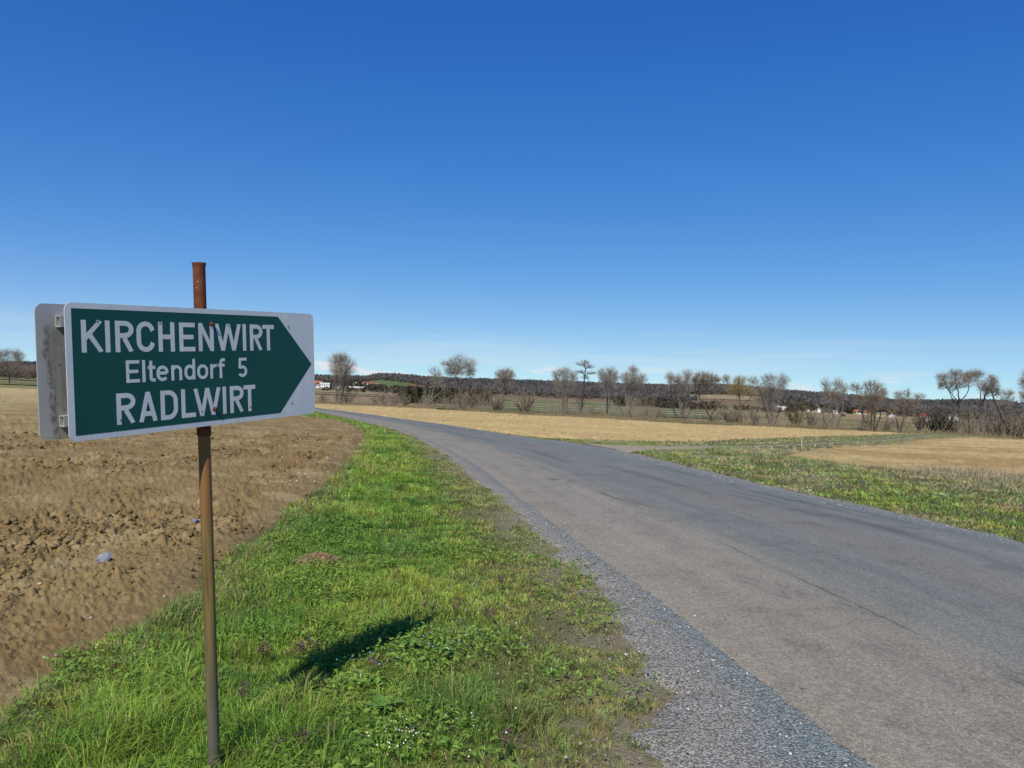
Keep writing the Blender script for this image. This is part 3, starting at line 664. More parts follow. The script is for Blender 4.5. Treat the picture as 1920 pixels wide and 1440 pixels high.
HOUSES = [
  ('house', 'white two-storey house with rows of dark windows near the sign', (-248.5, 983.4, -1.4), 12.8, 7.8, 'white', 'palegrey', 0.25, 5),
  ('house', 'small white house left of the two-storey white house', (-256.5, 977.6, -1.4), 4.9, 6.0, 'white', 'grey', 0.3, 2),
  ('house', 'house with long red-tiled roof behind the white houses', (-283.1, 1080.0, 2.6), 12.5, 7.0, 'cream', 'red', 0.6, 0),
  ('house', 'low white building right of the two-storey house', (-239.2, 1001.2, -1.3), 15.9, 3.6, 'white', 'palegrey', 0.3, 0),
  ('barn', 'long low barn with pale roof beside the village', (-207.5, 991.2, -1.7), 20.0, 4.6, 'darkwood', 'palegrey', 0.4, 0),
  ('house', 'white gabled house above the long barn', (-242.2, 1150.0, 3.9), 7.5, 6.6, 'white', 'grey', 0.4, 2),
  ('house', 'upper white house at the right end of the village', (-227.8, 1150.0, 5.3), 8.3, 5.8, 'white', 'brownroof', 0.4, 2),
  ('house', 'lower white house right of the long barn', (-207.8, 1054.3, -1.1), 6.1, 6.1, 'white', 'grey', 0.35, 2),
  ('house', 'brown-roofed farmhouse below the green hillside meadow', (-215.3, 1150.0, 4.1), 13.3, 6.6, 'cream', 'brownroof', 0.6, 0),
  ('house', 'cream gable high in the left village', (-350.0, 1350.0, 13.7), 6.8, 5.8, 'cream', 'redlight', 0.5, 0),
  ('house', 'pale-roofed house on the slope above the red roof', (-330.7, 1300.0, 8.8), 5.6, 4.7, 'white', 'palegrey', 0.5, 0),
  ('house', 'left of two low farm buildings behind the dense tree', (315.8, 880.0, -5.4), 5.7, 3.2, 'white', 'palegrey', 0.5, 0),
  ('house', 'right of two low farm buildings behind the dense tree', (323.4, 880.0, -6.1), 7.0, 3.5, 'white', 'palegrey', 0.5, 0),
  ('house', 'white house with pointed gable left of the twin crowns', (357.1, 860.5, -7.5), 5.9, 4.7, 'white', 'palegrey', 0.5, 0),
  ('shed', 'long flat white shed left of the white gable', (345.3, 854.7, -7.5), 7.4, 2.8, 'white', 'grey', 0.3, 0),
  ('house', 'narrow cream house between the twin pale crowns', (352.7, 805.0, -8.0), 4.4, 3.8, 'cream', 'grey', 0.35, 1),
  ('house', 'small white house right of the narrow cream house', (318.7, 710.7, -8.2), 4.6, 2.8, 'white', 'grey', 0.4, 0),
  ('house', 'left orange-roofed house behind the broad dense tree', (393.7, 845.5, -8.0), 5.5, 4.6, 'cream', 'red', 0.5, 0),
  ('house', 'bluish white house between two orange roofs', (391.0, 826.7, -8.1), 5.4, 5.1, 'bluewhite', 'grey', 0.4, 1),
  ('house', 'right orange-roofed house behind the broad dense tree', (397.2, 826.0, -8.2), 6.6, 4.8, 'cream', 'red', 0.55, 0),
  ('house', 'yellow house left of its yellow-green neighbour', (384.1, 772.9, -8.5), 4.2, 3.6, 'yellow', 'grey', 0.3, 2),
  ('house', 'yellow-green house right of its yellow neighbour', (386.5, 768.3, -8.6), 4.2, 4.2, 'yellowgreen', 'grey', 0.35, 2),
  ('house', 'white gabled house left of the crooked tree', (380.7, 739.4, -8.7), 5.9, 4.0, 'white', 'grey', 0.5, 1),
  ('house', 'bright red-roofed house behind the thicket', (422.8, 760.0, -9.5), 5.5, 4.7, 'cream', 'redbright', 0.6, 0),
  ('house', 'white house in front of the bright red roof', (339.2, 605.0, -8.4), 4.4, 2.8, 'white', 'palegrey', 0.4, 0),
  ('house', 'white block house behind the umbrella tree trunk', (424.4, 709.5, -9.2), 7.2, 5.4, 'white', 'grey', 0.3, 2),
  ('house', 'small pale gable right of the umbrella tree trunk', (511.4, 824.3, -9.1), 4.8, 3.9, 'white', 'palegrey', 0.5, 0),
  ('shed', 'low cream shed right of the umbrella tree', (378.2, 596.2, -8.9), 3.4, 2.4, 'cream', 'palegrey', 0.4, 0),
  ('house', 'grey-roofed house near the right picture edge', (573.3, 843.1, -9.4), 5.5, 3.6, 'white', 'grey', 0.6, 0),
]
RIDGE = [(-50.11, -0.00554), (-42.28, 0.01082), (-34.71, 0.01362), (-33.07, 0.01514), (-25.47, 0.01282), (-16.1, 0.01384), (-14.56, 0.01354), (-11.03, 0.01459), (-10.64, 0.01734), (-9.64, 0.0191), (-8.22, 0.01864), (-6.59, 0.01686), (-4.13, 0.01632), (-2.49, 0.01665), (1.64, 0.01707), (5.76, 0.0174), (9.82, 0.01693), (12.2, 0.01724), (14.93, 0.01983), (15.97, 0.01971), (17.71, 0.01859), (19.43, 0.01613), (21.1, 0.01437), (23.54, 0.01277), (26.63, 0.00939), (27.29, 0.00691), (30.06, 0.00836), (32.71, 0.01094), (33.66, 0.01033), (34.71, 0.00802), (41.82, 0.00512), (51.46, 0.00646)]
RB = np.radians([b for b, e in RIDGE]); RE = np.array([e for b, e in RIDGE])
def hill_add(x, y):
    """extra height of the wooded hills beyond the valley"""
    r = np.hypot(x, y); b = np.arctan2(x, y)
    e = np.interp(b, RB, RE)
    top = 1.6 + e * 1750 - 9 - terr(np.sin(b) * 1750, np.cos(b) * 1750)
    up_ = sst(950, 1750, r); down = 1 - sst(1750, 3200, r)
    return np.maximum(top, 0) * up_ * down
def land(x, y):
    return terr(x, y) + hill_add(np.asarray(x, float), np.asarray(y, float))

def make_hills():
    b = np.radians(np.arange(-62, 62.1, .5)); r = np.r_[np.linspace(940, 1800, 36), np.linspace(1900, 3300, 10)]
    X = (r[:, None] * np.sin(b)[None]).ravel(); Y = (r[:, None] * np.cos(b)[None]).ravel()
    Z = land(X, Y) + .6 * sst(940, 1000, np.hypot(X, Y)) - .25
    g = np.array([.12, .11, .05]); s = np.array([.17, .125, .08])
    k = sst(.35, .65, fbm(X / 120, Y / 120, 4, 3))[:, None]
    me = np_mesh('hills', np.c_[X, Y, Z], grid_faces(len(r), len(b))[:, ::-1], True, col=g * (1 - k) + s * k)
    tag(add_obj('hills', me, M['ground']), kind='structure')
make_hills()

def meadow_mat(name, c, var=.25):
    t = NT(name)
    n = t.noise(.12, 6, .65, None, (1, .25, 1)); n2 = t.noise(1.5, 4, .6)
    cc = t.mix(t.rng(n, .3, .7), tuple(v * (1 - var) for v in c), tuple(v * (1 + var) for v in c))
    t.color(t.mix(t.rng(n2, .3, .7, 0, .4), cc, t.mix(1., cc, (.7, .68, .6), 'MULTIPLY')))
    t.rough(.95); t.bump(t.noise(3., 5, .7), .5, .1)
    M[name] = t.m
meadow_mat('meadow_green', (.105, .150, .045)); meadow_mat('meadow_straw', (.40, .335, .20)); meadow_mat('meadow_olive', (.165, .165, .06)); meadow_mat('meadow_dark', (.12, .125, .05)); meadow_mat('meadow_stubble', (.30, .235, .13))
# (left x/Y, right x/Y, near Y, far Y, material)
for i, (l, r_, y0, y1, mt) in enumerate([(-.10, .31, 152, 205, 'meadow_green'), (-.13, .40, 212, 226, 'meadow_straw'), (-.08, .36, 232, 272, 'meadow_green'), (-.12, .37, 278, 298, 'meadow_straw'),
                                         (-.06, .34, 305, 385, 'meadow_olive'), (-.06, .30, 400, 430, 'meadow_straw'), (-.05, .27, 440, 560, 'meadow_green'), (.0, .20, 575, 605, 'meadow_straw'), (-.02, .22, 640, 860, 'meadow_olive'),
                                         (.36, .75, 205, 209, 'meadow_dark'), (.36, .8, 245, 250, 'meadow_dark'), (.36, .8, 300, 306, 'meadow_dark'), (.40, .75, 150, 153, 'meadow_dark'),
                                         (-.9, -.5, 292, 330, 'meadow_olive'), (-.9, -.5, 335, 352, 'meadow_dark'), (-.9, -.5, 420, 560, 'meadow_olive'), (-.30, -.16, 420, 470, 'meadow_olive'), (-.3, -.14, 560, 640, 'meadow_straw')]):
    flat_patch('meadow', [(l * y0, y0), (r_ * y0, y0 + (r_ - l) * 12), (r_ * y1, y1 + (r_ - l) * 20), (l * y1, y1)], M[mt], .12 + .012 * (i % 9))
flat_patch('hillside_meadow', [(.20 * 1150, 1150), (.325 * 1150, 1150), (.345 * 1265, 1265), (.135 * 1265, 1265)], M['meadow_stubble'], 1.0)
flat_patch('hillside_meadow', [(-.185 * 1090, 1090), (-.135 * 1090, 1090), (-.142 * 1480, 1480), (-.182 * 1480, 1480)], M['meadow_green'], 1.0)
flat_patch('hillside_meadow', [(.385 * 1000, 1000), (.398 * 1000, 1000), (.394 * 1150, 1150), (.386 * 1150, 1150)], M['meadow_straw'], 1.0)

# ------------------------------------------------------------------ far woods (read as one mass)
def leaf_mat(name, sat=1., rough=.9, trans=0.):
    t = NT(name); a = t.attr('tint'); t.color(a); t.rough(rough); t.bsdf.inputs['Specular IOR Level'].default_value = .08
    if trans: t.translucent(a, trans)
    M[name] = t.m
leaf_mat('twig_mass', trans=.5); leaf_mat('blade', trans=.35, rough=.6); leaf_mat('needle'); leaf_mat('dry_stalk', trans=.2)

def far_wood(name, P, size, colors, rng, tri=16, aspect=1.25):
    """P (n,3) feet; every tree is a crown of small upright faces, uneven in outline"""
    n = len(P)
    c = np.repeat(P, tri, 0); sz = np.repeat(size, tri)
    d = rng.normal(size=(n * tri, 3)); d /= np.linalg.norm(d, axis=1, keepdims=True)
    rad = rng.random(n * tri) ** .4
    ctr = c + np.c_[d[:, 0] * rad * sz * .45, d[:, 1] * rad * sz * .45, sz * aspect * (.55 + .42 * d[:, 2] * rad)]
    a = rng.random(n * tri) * 2 * np.pi; w = sz * (.16 + .16 * rng.random(n * tri)); h = sz * (.16 + .18 * rng.random(n * tri))
    ox = np.cos(a) * w; oy = np.sin(a) * w
    lean = rng.normal(size=(n * tri, 2)) * (sz * .12)[:, None]
    V = np.stack([ctr + np.c_[-ox, -oy, -h * .5], ctr + np.c_[ox, oy, -h * .4], ctr + np.c_[lean, h]], 1).reshape(-1, 3)
    col = np.repeat(colors, tri, 0) * (.92 + .16 * rng.random((n * tri, 1)))
    me = np_mesh(name, V, np.arange(len(V)).reshape(-1, 3), col=np.repeat(col, 3, 0))
    o = add_obj(name, me, M['twig_mass'])
    return tag(o, kind='stuff')
rng = np.random.default_rng(5)
def woods():
    n = 26000
    b = np.radians(rng.uniform(-46, 46, n)); r = np.sqrt(rng.uniform(990 ** 2, 1900 ** 2, n))
    x = r * np.sin(b); y = r * np.cos(b); tx = x / y
    keep = np.ones(n, bool)
    edge = np.interp(np.degrees(b), [-46, -20, -15, -11, -8, -3, 3, 10, 16, 20, 24, 30, 46], [1150, 1150, 1250, 1500, 1330, 1080, 1010, 1010, 1120, 1120, 1010, 990, 990]) + 60 * (fbm(b * 40, b * 0, 3, 9) - .5)
    keep &= r > edge
    keep &= ~((tx > .128) & (tx < .35) & (y < 1275) & (tx > .135 + .065 * (1265 - y) / 115))
    keep &= ~((tx > .383) & (tx < .40) & (y < 1160))
    # rows of the near face hide the rest: thin out behind the ridge
    keep &= (r < 1800) | (rng.random(n) < .4)
    x, y, b, r = x[keep], y[keep], b[keep], r[keep]
    P = np.c_[x, y, land(x, y) - .5]
    k = rng.random(len(x)); patch = fbm(x / 90, y / 90, 4, 12)
    brown = np.array([.200, .168, .152]); grey = np.array([.188, .168, .160]); ev = np.array([.135, .142, .122]); olive = np.array([.186, .168, .135])
    col = np.where((k < .5)[:, None], brown, grey)
    col = np.where((k > .85)[:, None], olive, col)
    evg = patch + .25 * sst(24, 27, np.degrees(b)) + .12 * sst(12, 15, np.degrees(b)) * (1 - sst(18, 20, np.degrees(b)))
    col = np.where((evg + .1 * (k - .5) > .62)[:, None], ev, col)
    o = far_wood('hill_wood', P, rng.uniform(6.5, 10.5, len(x)), col, rng, 18)
    tag(o, 'brown leafless wood covering the far hills under the horizon', 'wood')
    # scrub and garden trees round the villages and hedges out in the valley
    Q = []
    for (b0, b1, r0, r1, cnt, s0, s1) in [(-21, -10.5, 1010, 1300, 520, 4, 9), (20.5, 37, 905, 1000, 420, 4, 8), (-38, -31, 560, 680, 120, 5, 9),
                                          (8, 15.5, 545, 640, 150, 4, 8), (14, 21, 640, 800, 90, 3, 6), (24, 38, 500, 560, 25, 1.5, 2.5), (34, 40, 860, 960, 90, 4, 9), (-14.5, -3.5, 640, 980, 60, 3, 6), (-11, -1.5, 880, 1010, 260, 6, 10), (21, 40, 1000, 1060, 260, 6, 11)]:
        bb = np.radians(rng.uniform(b0, b1, cnt)); q = rng.uniform(r0, r1, cnt)
        Q.append(np.c_[q * np.sin(bb), q * np.cos(bb), rng.uniform(s0, s1, cnt)])
    Q = np.vstack(Q)
    P = np.c_[Q[:, 0], Q[:, 1], land(Q[:, 0], Q[:, 1]) - .3]
    k = rng.random(len(P))[:, None]
    col = np.where(k < .45, np.array([.125, .10, .07]), np.where(k < .8, np.array([.105, .085, .065]), np.array([.04, .05, .022])))
    o = far_wood('valley_scrub', P, Q[:, 2] * .8, col, rng, 18)
    tag(o, 'brown scrub and garden trees scattered around the far villages', 'scrub')
woods()
# ------------------------------------------------------------------ houses of the far villages
WALLC = dict(white=(.78, .77, .74), cream=(.62, .54, .40), darkwood=(.10, .075, .055), bluewhite=(.62, .68, .74), yellow=(.68, .60, .30), yellowgreen=(.58, .60, .30))
ROOFC = dict(palegrey=(.50, .50, .50), grey=(.16, .15, .15), red=(.42, .13, .07), redlight=(.52, .30, .18), brownroof=(.22, .12, .085), redbright=(.55, .07, .05))
for k, c in WALLC.items(): simple('plaster_' + k, c, .9, .06, 3.)
for k, c in ROOFC.items(): simple('roof_' + k, c, .85, .2, 2.)
simple('window_dark', (.03, .035, .045), .15, .2)
def house(kind, label, base, w, h, wall, roof, rf, win):
    x, y, zz = base
    zg = float(land(x, y))
    zb = max(zz, zg) if zz < zg + 4 else zz
    rz = math.atan2(-x, y)                 # long side turned towards the road
    e = empty(kind, (x, y, zb), rz + random.uniform(-.18, .18))
    tag(e, label, 'barn' if kind == 'barn' else ('shed' if kind == 'shed' else 'house'), 'houses of the far villages')
    hw, hr = h * (1 - rf), h * rf
    d = min(w * .8, 9.)
    gable = w < 10.5 and ('gable' in label)
    b = MB(); down = 3. + max(0, zz - zg)
    b.box(-w / 2, w / 2, -d / 2, d / 2, -down, hw)
    if gable: b.add([(-w / 2, -d / 2, hw), (w / 2, -d / 2, hw), (0, -d / 2, h), (-w / 2, d / 2, hw), (w / 2, d / 2, hw), (0, d / 2, h)], [(0, 1, 2), (4, 3, 5)])
    else: b.add([(-w / 2, -d / 2, hw), (-w / 2, d / 2, hw), (-w / 2, 0, h), (w / 2, -d / 2, hw), (w / 2, d / 2, hw), (w / 2, 0, h)], [(1, 0, 2), (3, 4, 5)])
    b.build('wall', M['plaster_' + wall], e)
    r = MB(); o = .35; t = .18
    if gable:
        sl = hr / (w / 2)
        for s in (-1, 1):
            r.add([(0, -d / 2 - o, h + t), (s * (w / 2 + o), -d / 2 - o, hw - o * sl + t), (s * (w / 2 + o), d / 2 + o, hw - o * sl + t), (0, d / 2 + o, h + t),
                   (0, -d / 2 - o, h), (s * (w / 2 + o), -d / 2 - o, hw - o * sl), (s * (w / 2 + o), d / 2 + o, hw - o * sl), (0, d / 2 + o, h)],
                  [(0, 1, 2, 3), (7, 6, 5, 4), (0, 4, 5, 1), (1, 5, 6, 2), (2, 6, 7, 3)])
    else:
        sl = hr / (d / 2)
        for s in (-1, 1):
            r.add([(-w / 2 - o, 0, h + t), (-w / 2 - o, s * (d / 2 + o), hw - o * sl + t), (w / 2 + o, s * (d / 2 + o), hw - o * sl + t), (w / 2 + o, 0, h + t),
                   (-w / 2 - o, 0, h), (-w / 2 - o, s * (d / 2 + o), hw - o * sl), (w / 2 + o, s * (d / 2 + o), hw - o * sl), (w / 2 + o, 0, h)],
                  [(0, 1, 2, 3), (7, 6, 5, 4), (0, 4, 5, 1), (1, 5, 6, 2), (2, 6, 7, 3)])
    r.build('roof', M['roof_' + roof], e)
    if win:
        rows = 2 if (hw > 4.5 and win > 2) else 1
        for rw in range(rows):
            for i in range(win):
                cx = (i + .5) / win * w * .9 - w * .45
                cz = hw * ((rw + .5) / rows)
                ww = min(.55, w * .3 / win); wh = min(.65, hw * .28 / rows)
                p = MB(); p.box(cx - ww, cx + ww, -d / 2 - .03, -d / 2 + .05, cz - wh, cz + wh)
                p.build('window', M['window_dark'], e)
    return e
random.seed(4)
for hh in HOUSES: house(*hh)

# ------------------------------------------------------------------ bare trees
BARK = dict(grey=((.060, .050, .040), (.275, .240, .205)), brown=((.055, .043, .032), (.245, .198, .152)), dark=((.050, .041, .033), (.165, .135, .108)),
            pale=((.15, .135, .112), (.28, .245, .205)), yellow=((.062, .050, .03), (.30, .25, .125)), oak=((.045, .037, .030), (.235, .195, .158)), olive=((.08, .075, .04), (.105, .105, .045)))
for k, (a, b) in BARK.items():
    simple('bark_' + k, a, .95, .35, 3.); simple('twig_' + k, b, .95, .3, .8)

class Wood:
    def __init__(self, seed): self.V = []; self.F = []; self.n = 0; self.rng = np.random.default_rng(seed)
    def tube(self, P, r0, r1, k):
        P = np.asarray(P, float); n = len(P)
        T = np.gradient(P, axis=0); T /= np.linalg.norm(T, axis=1, keepdims=True) + 1e-9
        ref = np.where(np.abs(T[:, 2:3]) > .9, np.array([[1., 0, 0]]), np.array([[0, 0, 1.]]))
        A = np.cross(T, ref); A /= np.linalg.norm(A, axis=1, keepdims=True) + 1e-9; B = np.cross(T, A)
        rad = np.linspace(1, 0, n) ** .8 * (r0 - r1) + r1
        an = np.arange(k) / k * 2 * np.pi
        V = P[:, None] + rad[:, None, None] * (np.cos(an)[None, :, None] * A[:, None] + np.sin(an)[None, :, None] * B[:, None])
        i = np.arange(n - 1)[:, None] * k; j = np.arange(k)[None]
        f = np.stack([i + j, i + (j + 1) % k, i + k + (j + 1) % k, i + k + j], -1).reshape(-1, 4) + self.n
        self.V.append(V.reshape(-1, 3)); self.F.append(f); self.n += n * k
    def slivers(self, A, B, w):
        """thin tapered twigs from A to B"""
        n = len(A); d = B - A
        s = np.cross(d, self.rng.normal(size=(n, 3))); s /= np.linalg.norm(s, axis=1, keepdims=True) + 1e-9
        w = np.asarray(w)[:, None] if np.ndim(w) else w
        V = np.stack([A - s * w, A + s * w, B], 1).reshape(-1, 3)
        self.V.append(V); t = np.arange(n * 3).reshape(-1, 3) + self.n
        self.F.append(np.c_[t]); self.n += n * 3
    def mesh(self, name):
        q = [f for f in self.F if f.shape[1] == 4]; t = [f for f in self.F if f.shape[1] == 3]
        return np_mesh(name, np.vstack(self.V), ([np.vstack(q)] if q else []) + ([np.vstack(t)] if t else []), False)
def bez(a, b, rng, n=6, bow=.18, upb=.10):
    d = b - a; L_ = np.linalg.norm(d)
    c = (a + b) / 2 + rng.normal(size=3) * L_ * bow * .5 + np.array([0, 0, L_ * upb])
    t = np.linspace(0, 1, n)[:, None]
    P = (1 - t) ** 2 * a + 2 * t * (1 - t) * c + t ** 2 * b
    P[1:-1] += rng.normal(size=(n - 2, 3)) * L_ * .02
    return P
def kmeans(P, k, rng):
    c = P[rng.choice(len(P), k, replace=False)]
    for _ in range(6):
        a = np.argmin(((P[:, None] - c[None]) ** 2).sum(-1), 1)
        for i in range(k):
            if (a == i).any(): c[i] = P[a == i].mean(0)
    return a, c
def make_tree(kind, label, base, stems, lobes, col, dens, seed):
    rg = np.random.default_rng(seed)
    tw, cr = Wood(seed), Wood(seed + 1)
    nodes = []
    H_ = max(l[1] + l[3] for l in lobes)
    zb = float(terr(*base)) - .05
    side = {}
    for k, st in enumerate(stems):
        P = np.array([(x, 0., z_) for x, z_ in st], float)
        if P[0, 2] < .6: P[0, 2] = -.3; yo = 0.
        # limbs that fork off an earlier stem start on it; others drift in depth
        t = np.linspace(0, 1, len(P))
        drift = rg.uniform(-.16, .16) * H_
        y0 = 0.
        if st[0][1] > .6 and nodes:
            nn = np.array([q[:3] for q in nodes]); d = (nn[:, 0] - P[0, 0]) ** 2 + (nn[:, 2] - P[0, 2]) ** 2
            y0 = nn[np.argmin(d), 1]
        elif k: y0 = rg.uniform(-.25, .25)
        P[:, 1] = y0 + drift * t ** 1.3
        t2 = np.linspace(0, 1, 4 * (len(P) - 1) + 1)
        Q = np.c_[np.interp(t2, t, P[:, 0]), np.interp(t2, t, P[:, 1]), np.interp(t2, t, P[:, 2])]
        Q[1:-1] = .25 * Q[:-2] + .5 * Q[1:-1] + .25 * Q[2:]
        Q[1:-1] += rg.normal(size=(len(Q) - 2, 3)) * .02 * H_ * .25
        main = st[0][1] <= .6
        r0 = H_ * (.0165 if main else .010) * (1.2 if len(stems) < 3 else .9)
        tw.tube(Q, r0, r0 * .38, 6 if main else 5)
        for i, q in enumerate(Q):
            if i >= len(Q) * .35: nodes.append((q[0], q[1], q[2], r0 * (1 - .6 * i / len(Q))))
    nn = np.array(nodes)
    # a thin overall crown joins the separate lobes
    xs0, xs1 = min(l[0] - l[2] for l in lobes), max(l[0] + l[2] for l in lobes); zs0, zs1 = min(l[1] - l[3] for l in lobes), max(l[1] + l[3] for l in lobes)
    flat_ = label.startswith('slender dark tree')
    allb = list(lobes) + ([] if flat_ else [((xs0 + xs1) / 2, (zs0 + zs1) / 2 - .08 * (zs1 - zs0), (xs1 - xs0) * .43, (zs1 - zs0) * .43)])
    for li, (cx, cz, rx, rz) in enumerate(allb):
        fill = li >= len(lobes)
        if not fill: rx, rz = rx * 1.16, rz * 1.12
        cy = rg.uniform(-.5, .5) * rx
        nt = int(dens * (60 + 95 * min(rx * rz, 5.))); nt = min(max(nt, 60), 620)
        if fill: nt = int(dens * 48 * min(rx * rz, 12.)); nt = min(max(nt, 60), 620)
        d = rg.normal(size=(nt, 3)); d /= np.linalg.norm(d, axis=1, keepdims=True)
        rad = rg.random(nt) ** .46 * (.88 + .24 * rg.random(nt))
        d[:, 2] = np.where(d[:, 2] < 0, d[:, 2] * (1.6 if rz > .5 and not fill else 1.), d[:, 2])
        tips = np.array([cx, cy, cz]) + d * rad[:, None] * np.array([rx, rx * .95, rz])
        tips[:, :2] = np.array([cx, cy]) + (tips[:, :2] - np.array([cx, cy])) * (1 - .45 * np.clip(-d[:, 2:3] * rad[:, None], 0, 1.6) / 1.6)
        tgt = np.array([cx, cy, cz - rz * .55])
        cost = np.linalg.norm(nn[:, :3] - tgt, axis=1) + np.maximum(nn[:, 2] - tgt[2] + .1, 0) * 2
        s = nn[np.argmin(cost)]
        limb = bez(s[:3], np.array([cx, cy, cz - rz * .1]), rg, 8)
        rl = min(s[3] * .7, H_ * .010)
        tw.tube(limb, rl, rl * .3, 4)
        for _ in range(3):                    # secondary limbs carry the crown's outline
            q = limb[rg.integers(2, 6)]; dq = rg.normal(size=3); dq /= np.linalg.norm(dq); dq[2] = abs(dq[2])
            tw.tube(bez(q, np.array([cx, cy, cz]) + dq * np.array([rx, rx, rz]) * .8, rg, 7), rl * .42, rl * .12, 3)
        kk = max(3, min(12, nt // 9))
        a, c = kmeans(tips, kk, rg)
        for i in range(kk):
            tp = tips[a == i]
            if not len(tp): continue
            st_ = limb[rg.integers(1, 7)]
            br = bez(st_, c[i] * .75 + st_ * .25 + rg.normal(size=3) * .04 * rx, rg, 6)
            cr.tube(br, rl * .36, rl * .12, 3)
            for p in tp:
                s0 = br[rg.integers(2, 6)]
                mid = (s0 + p) / 2 + rg.normal(size=3) * .07 * np.linalg.norm(p - s0) + np.array([0, 0, .04 * rz])
                cr.slivers(np.array([s0, mid]), np.array([mid + (p - mid) * .15, p]), np.array([.0125, .0095]))
                m_ = 7
                fr = rg.random((m_, 1))
                A = mid + (p - mid) * fr
                out = (p - np.array([cx, cy, cz - rz * .8])); out /= np.linalg.norm(out) + 1e-6
                B = A + (out * .8 + rg.normal(size=(m_, 3)) * .45 + np.array([0, 0, .15])) * (.25 + .40 * rg.random((m_, 1))) * min(1.2, .5 + .4 * rx)
                cr.slivers(A, B, .0068)
    # thin suckers round the foot and up the stems
    span = max(.8, np.ptp([l[0] for l in lobes]) * .32)
    for k in range(20 if H_ > 5 else 12):
        a0 = np.array([rg.normal() * .25 + stems[0][0][0], rg.normal() * .2, -.1]); tip = a0 + np.array([rg.normal() * span, rg.normal() * span * .7, H_ * rg.uniform(.12, .50)])
        P = bez(a0, tip, rg, 6, .2, .15); cr.tube(P, .03, .008, 3)
        for j in range(9):
            s0 = P[rg.integers(2, 6)]; A = np.repeat(s0[None], 4, 0); B = A + (rg.normal(size=(4, 3)) * .5 + np.array([0, 0, .45])) * rg.uniform(.3, 1.0)
            cr.slivers(A, B, .014)
    e = empty(kind, (base[0], base[1], zb))
    tag(e, label, 'tree', 'bare trees along the stream' if base[0] > -60 else 'bare trees on the left horizon')
    add_obj('trunk', tw.mesh('trunk'), M['bark_' + col], e)
    add_obj('crown', cr.mesh('crown'), M['twig_' + col], e)
    return e
for i, tt in enumerate(TREES): make_tree(*tt, seed=100 + i * 7)

def make_shrub(kind, label, base, h, hw, col, seed):
    rg = np.random.default_rng(seed); tw, cr = Wood(seed), Wood(seed + 1)
    n = int(12 + hw * 7)
    for i in range(n):
        a = rg.uniform(0, 2 * np.pi); rr_ = rg.random() ** .6
        tip = np.array([math.cos(a) * hw * 1.3 * rr_, math.sin(a) * hw * rr_, h * (1 - .25 * rr_) * rg.uniform(.45, 1.12)])
        st = np.array([math.cos(a) * .25 * hw * rr_, math.sin(a) * .2 * hw * rr_, -.2])
        P = bez(st, tip, rg, 7, .22, .16)
        r0 = h * rg.uniform(.010, .024)
        tw.tube(P, r0, r0 * .25, 4)
        for j in range(13):
            s0 = P[rg.integers(1, 7)]
            d = np.array([math.cos(a), math.sin(a), 0]) * .3 + rg.normal(size=3) * .55 + np.array([0, 0, .55])
            q = s0 + d * h * rg.uniform(.10, .26)
            cr.slivers(s0[None], q[None], .014)
            m_ = 5; A = s0 + (q - s0) * rg.random((m_, 1)); B = A + (d + rg.normal(size=(m_, 3)) * .7) * h * rg.uniform(.05, .13, (m_, 1))
            cr.slivers(A, B, .014)
    e = empty(kind, (base[0], base[1], float(terr(*base)) - .05))
    tag(e, label, 'shrub', 'bare shrubs along the stream')
    add_obj('stems', tw.mesh('stems'), M['bark_' + col], e)
    add_obj('twigs', cr.mesh('twigs'), M['twig_' + col], e)
for i, s_ in enumerate(SHRUBS): make_shrub(*s_, seed=900 + 5 * i)

# evergreens behind the stream
EV_WORDS = ['leftmost dark evergreen of the clump behind the stream', 'second dark evergreen from the left in the clump', 'third dark evergreen of the clump left of the pale forked tree', 'dark evergreen directly behind the pale forked tree',
            'dark evergreen left of the tall round-crowned tree', 'dark evergreen just left of the tall round tree trunk', 'dark evergreen right of the tall round tree trunk', 'second dark evergreen from the right end of the clump', 'rightmost dark evergreen of the clump behind the stream']
for i, (x, y, h, w_) in enumerate(EVERGREENS):
    rg = np.random.default_rng(300 + i)
    zb = float(terr(x, y))
    e = tag(empty('evergreen_tree', (x, y, zb)), EV_WORDS[i], 'tree', 'evergreens behind the stream')
    tw = Wood(i); tw.tube(np.array([(0, 0, -.3), (.1, 0, h * .4), (0, .1, h * .95)]), h * .03, h * .006, 5)
    for k in range(14):
        zz = h * rg.uniform(.15, .85); a = rg.uniform(0, 6.28); l_ = w_ * (1 - zz / h * .7) * .8
        tw.tube(np.array([(0, 0, zz), (math.cos(a) * l_, math.sin(a) * l_, zz + .1 * h)]), h * .008, h * .003, 3)
    add_obj('trunk', tw.mesh('trunk'), M['bark_dark'], e)
    n = 2600; w_ = w_ * 1.35
    t = rg.random(n); a = rg.uniform(0, 2 * np.pi, n); lob = .75 + .35 * np.sin(a * 3 + i + t * 7)
    prof = np.where(t < .18, .7 + t * 1.7, 1.05 * (1 - t) ** .55 + .05)
    rad = w_ * prof * lob * rg.random(n) ** .35
    Cc = np.c_[np.cos(a) * rad, np.sin(a) * rad, .04 * h + t * h * .96]
    d = np.c_[np.cos(a), np.sin(a), rg.normal(size=n) * .5 + .3] * (h * rg.uniform(.03, .075, (n, 1)))
    s = np.cross(d, rg.normal(size=(n, 3))); s /= np.linalg.norm(s, axis=1, keepdims=True); s *= h * .04
    V = np.stack([Cc - s, Cc + s, Cc + d], 1).reshape(-1, 3)
    cc = np.array([.058, .058, .030]) * (.6 + .8 * rg.random((n, 1))) + np.array([.03, .018, .0]) * (rg.random((n, 1)) < .3)
    me = np_mesh('crown', V, np.arange(n * 3).reshape(-1, 3), col=np.repeat(cc, 3, 0))
    add_obj('crown', me, M['needle'], e)

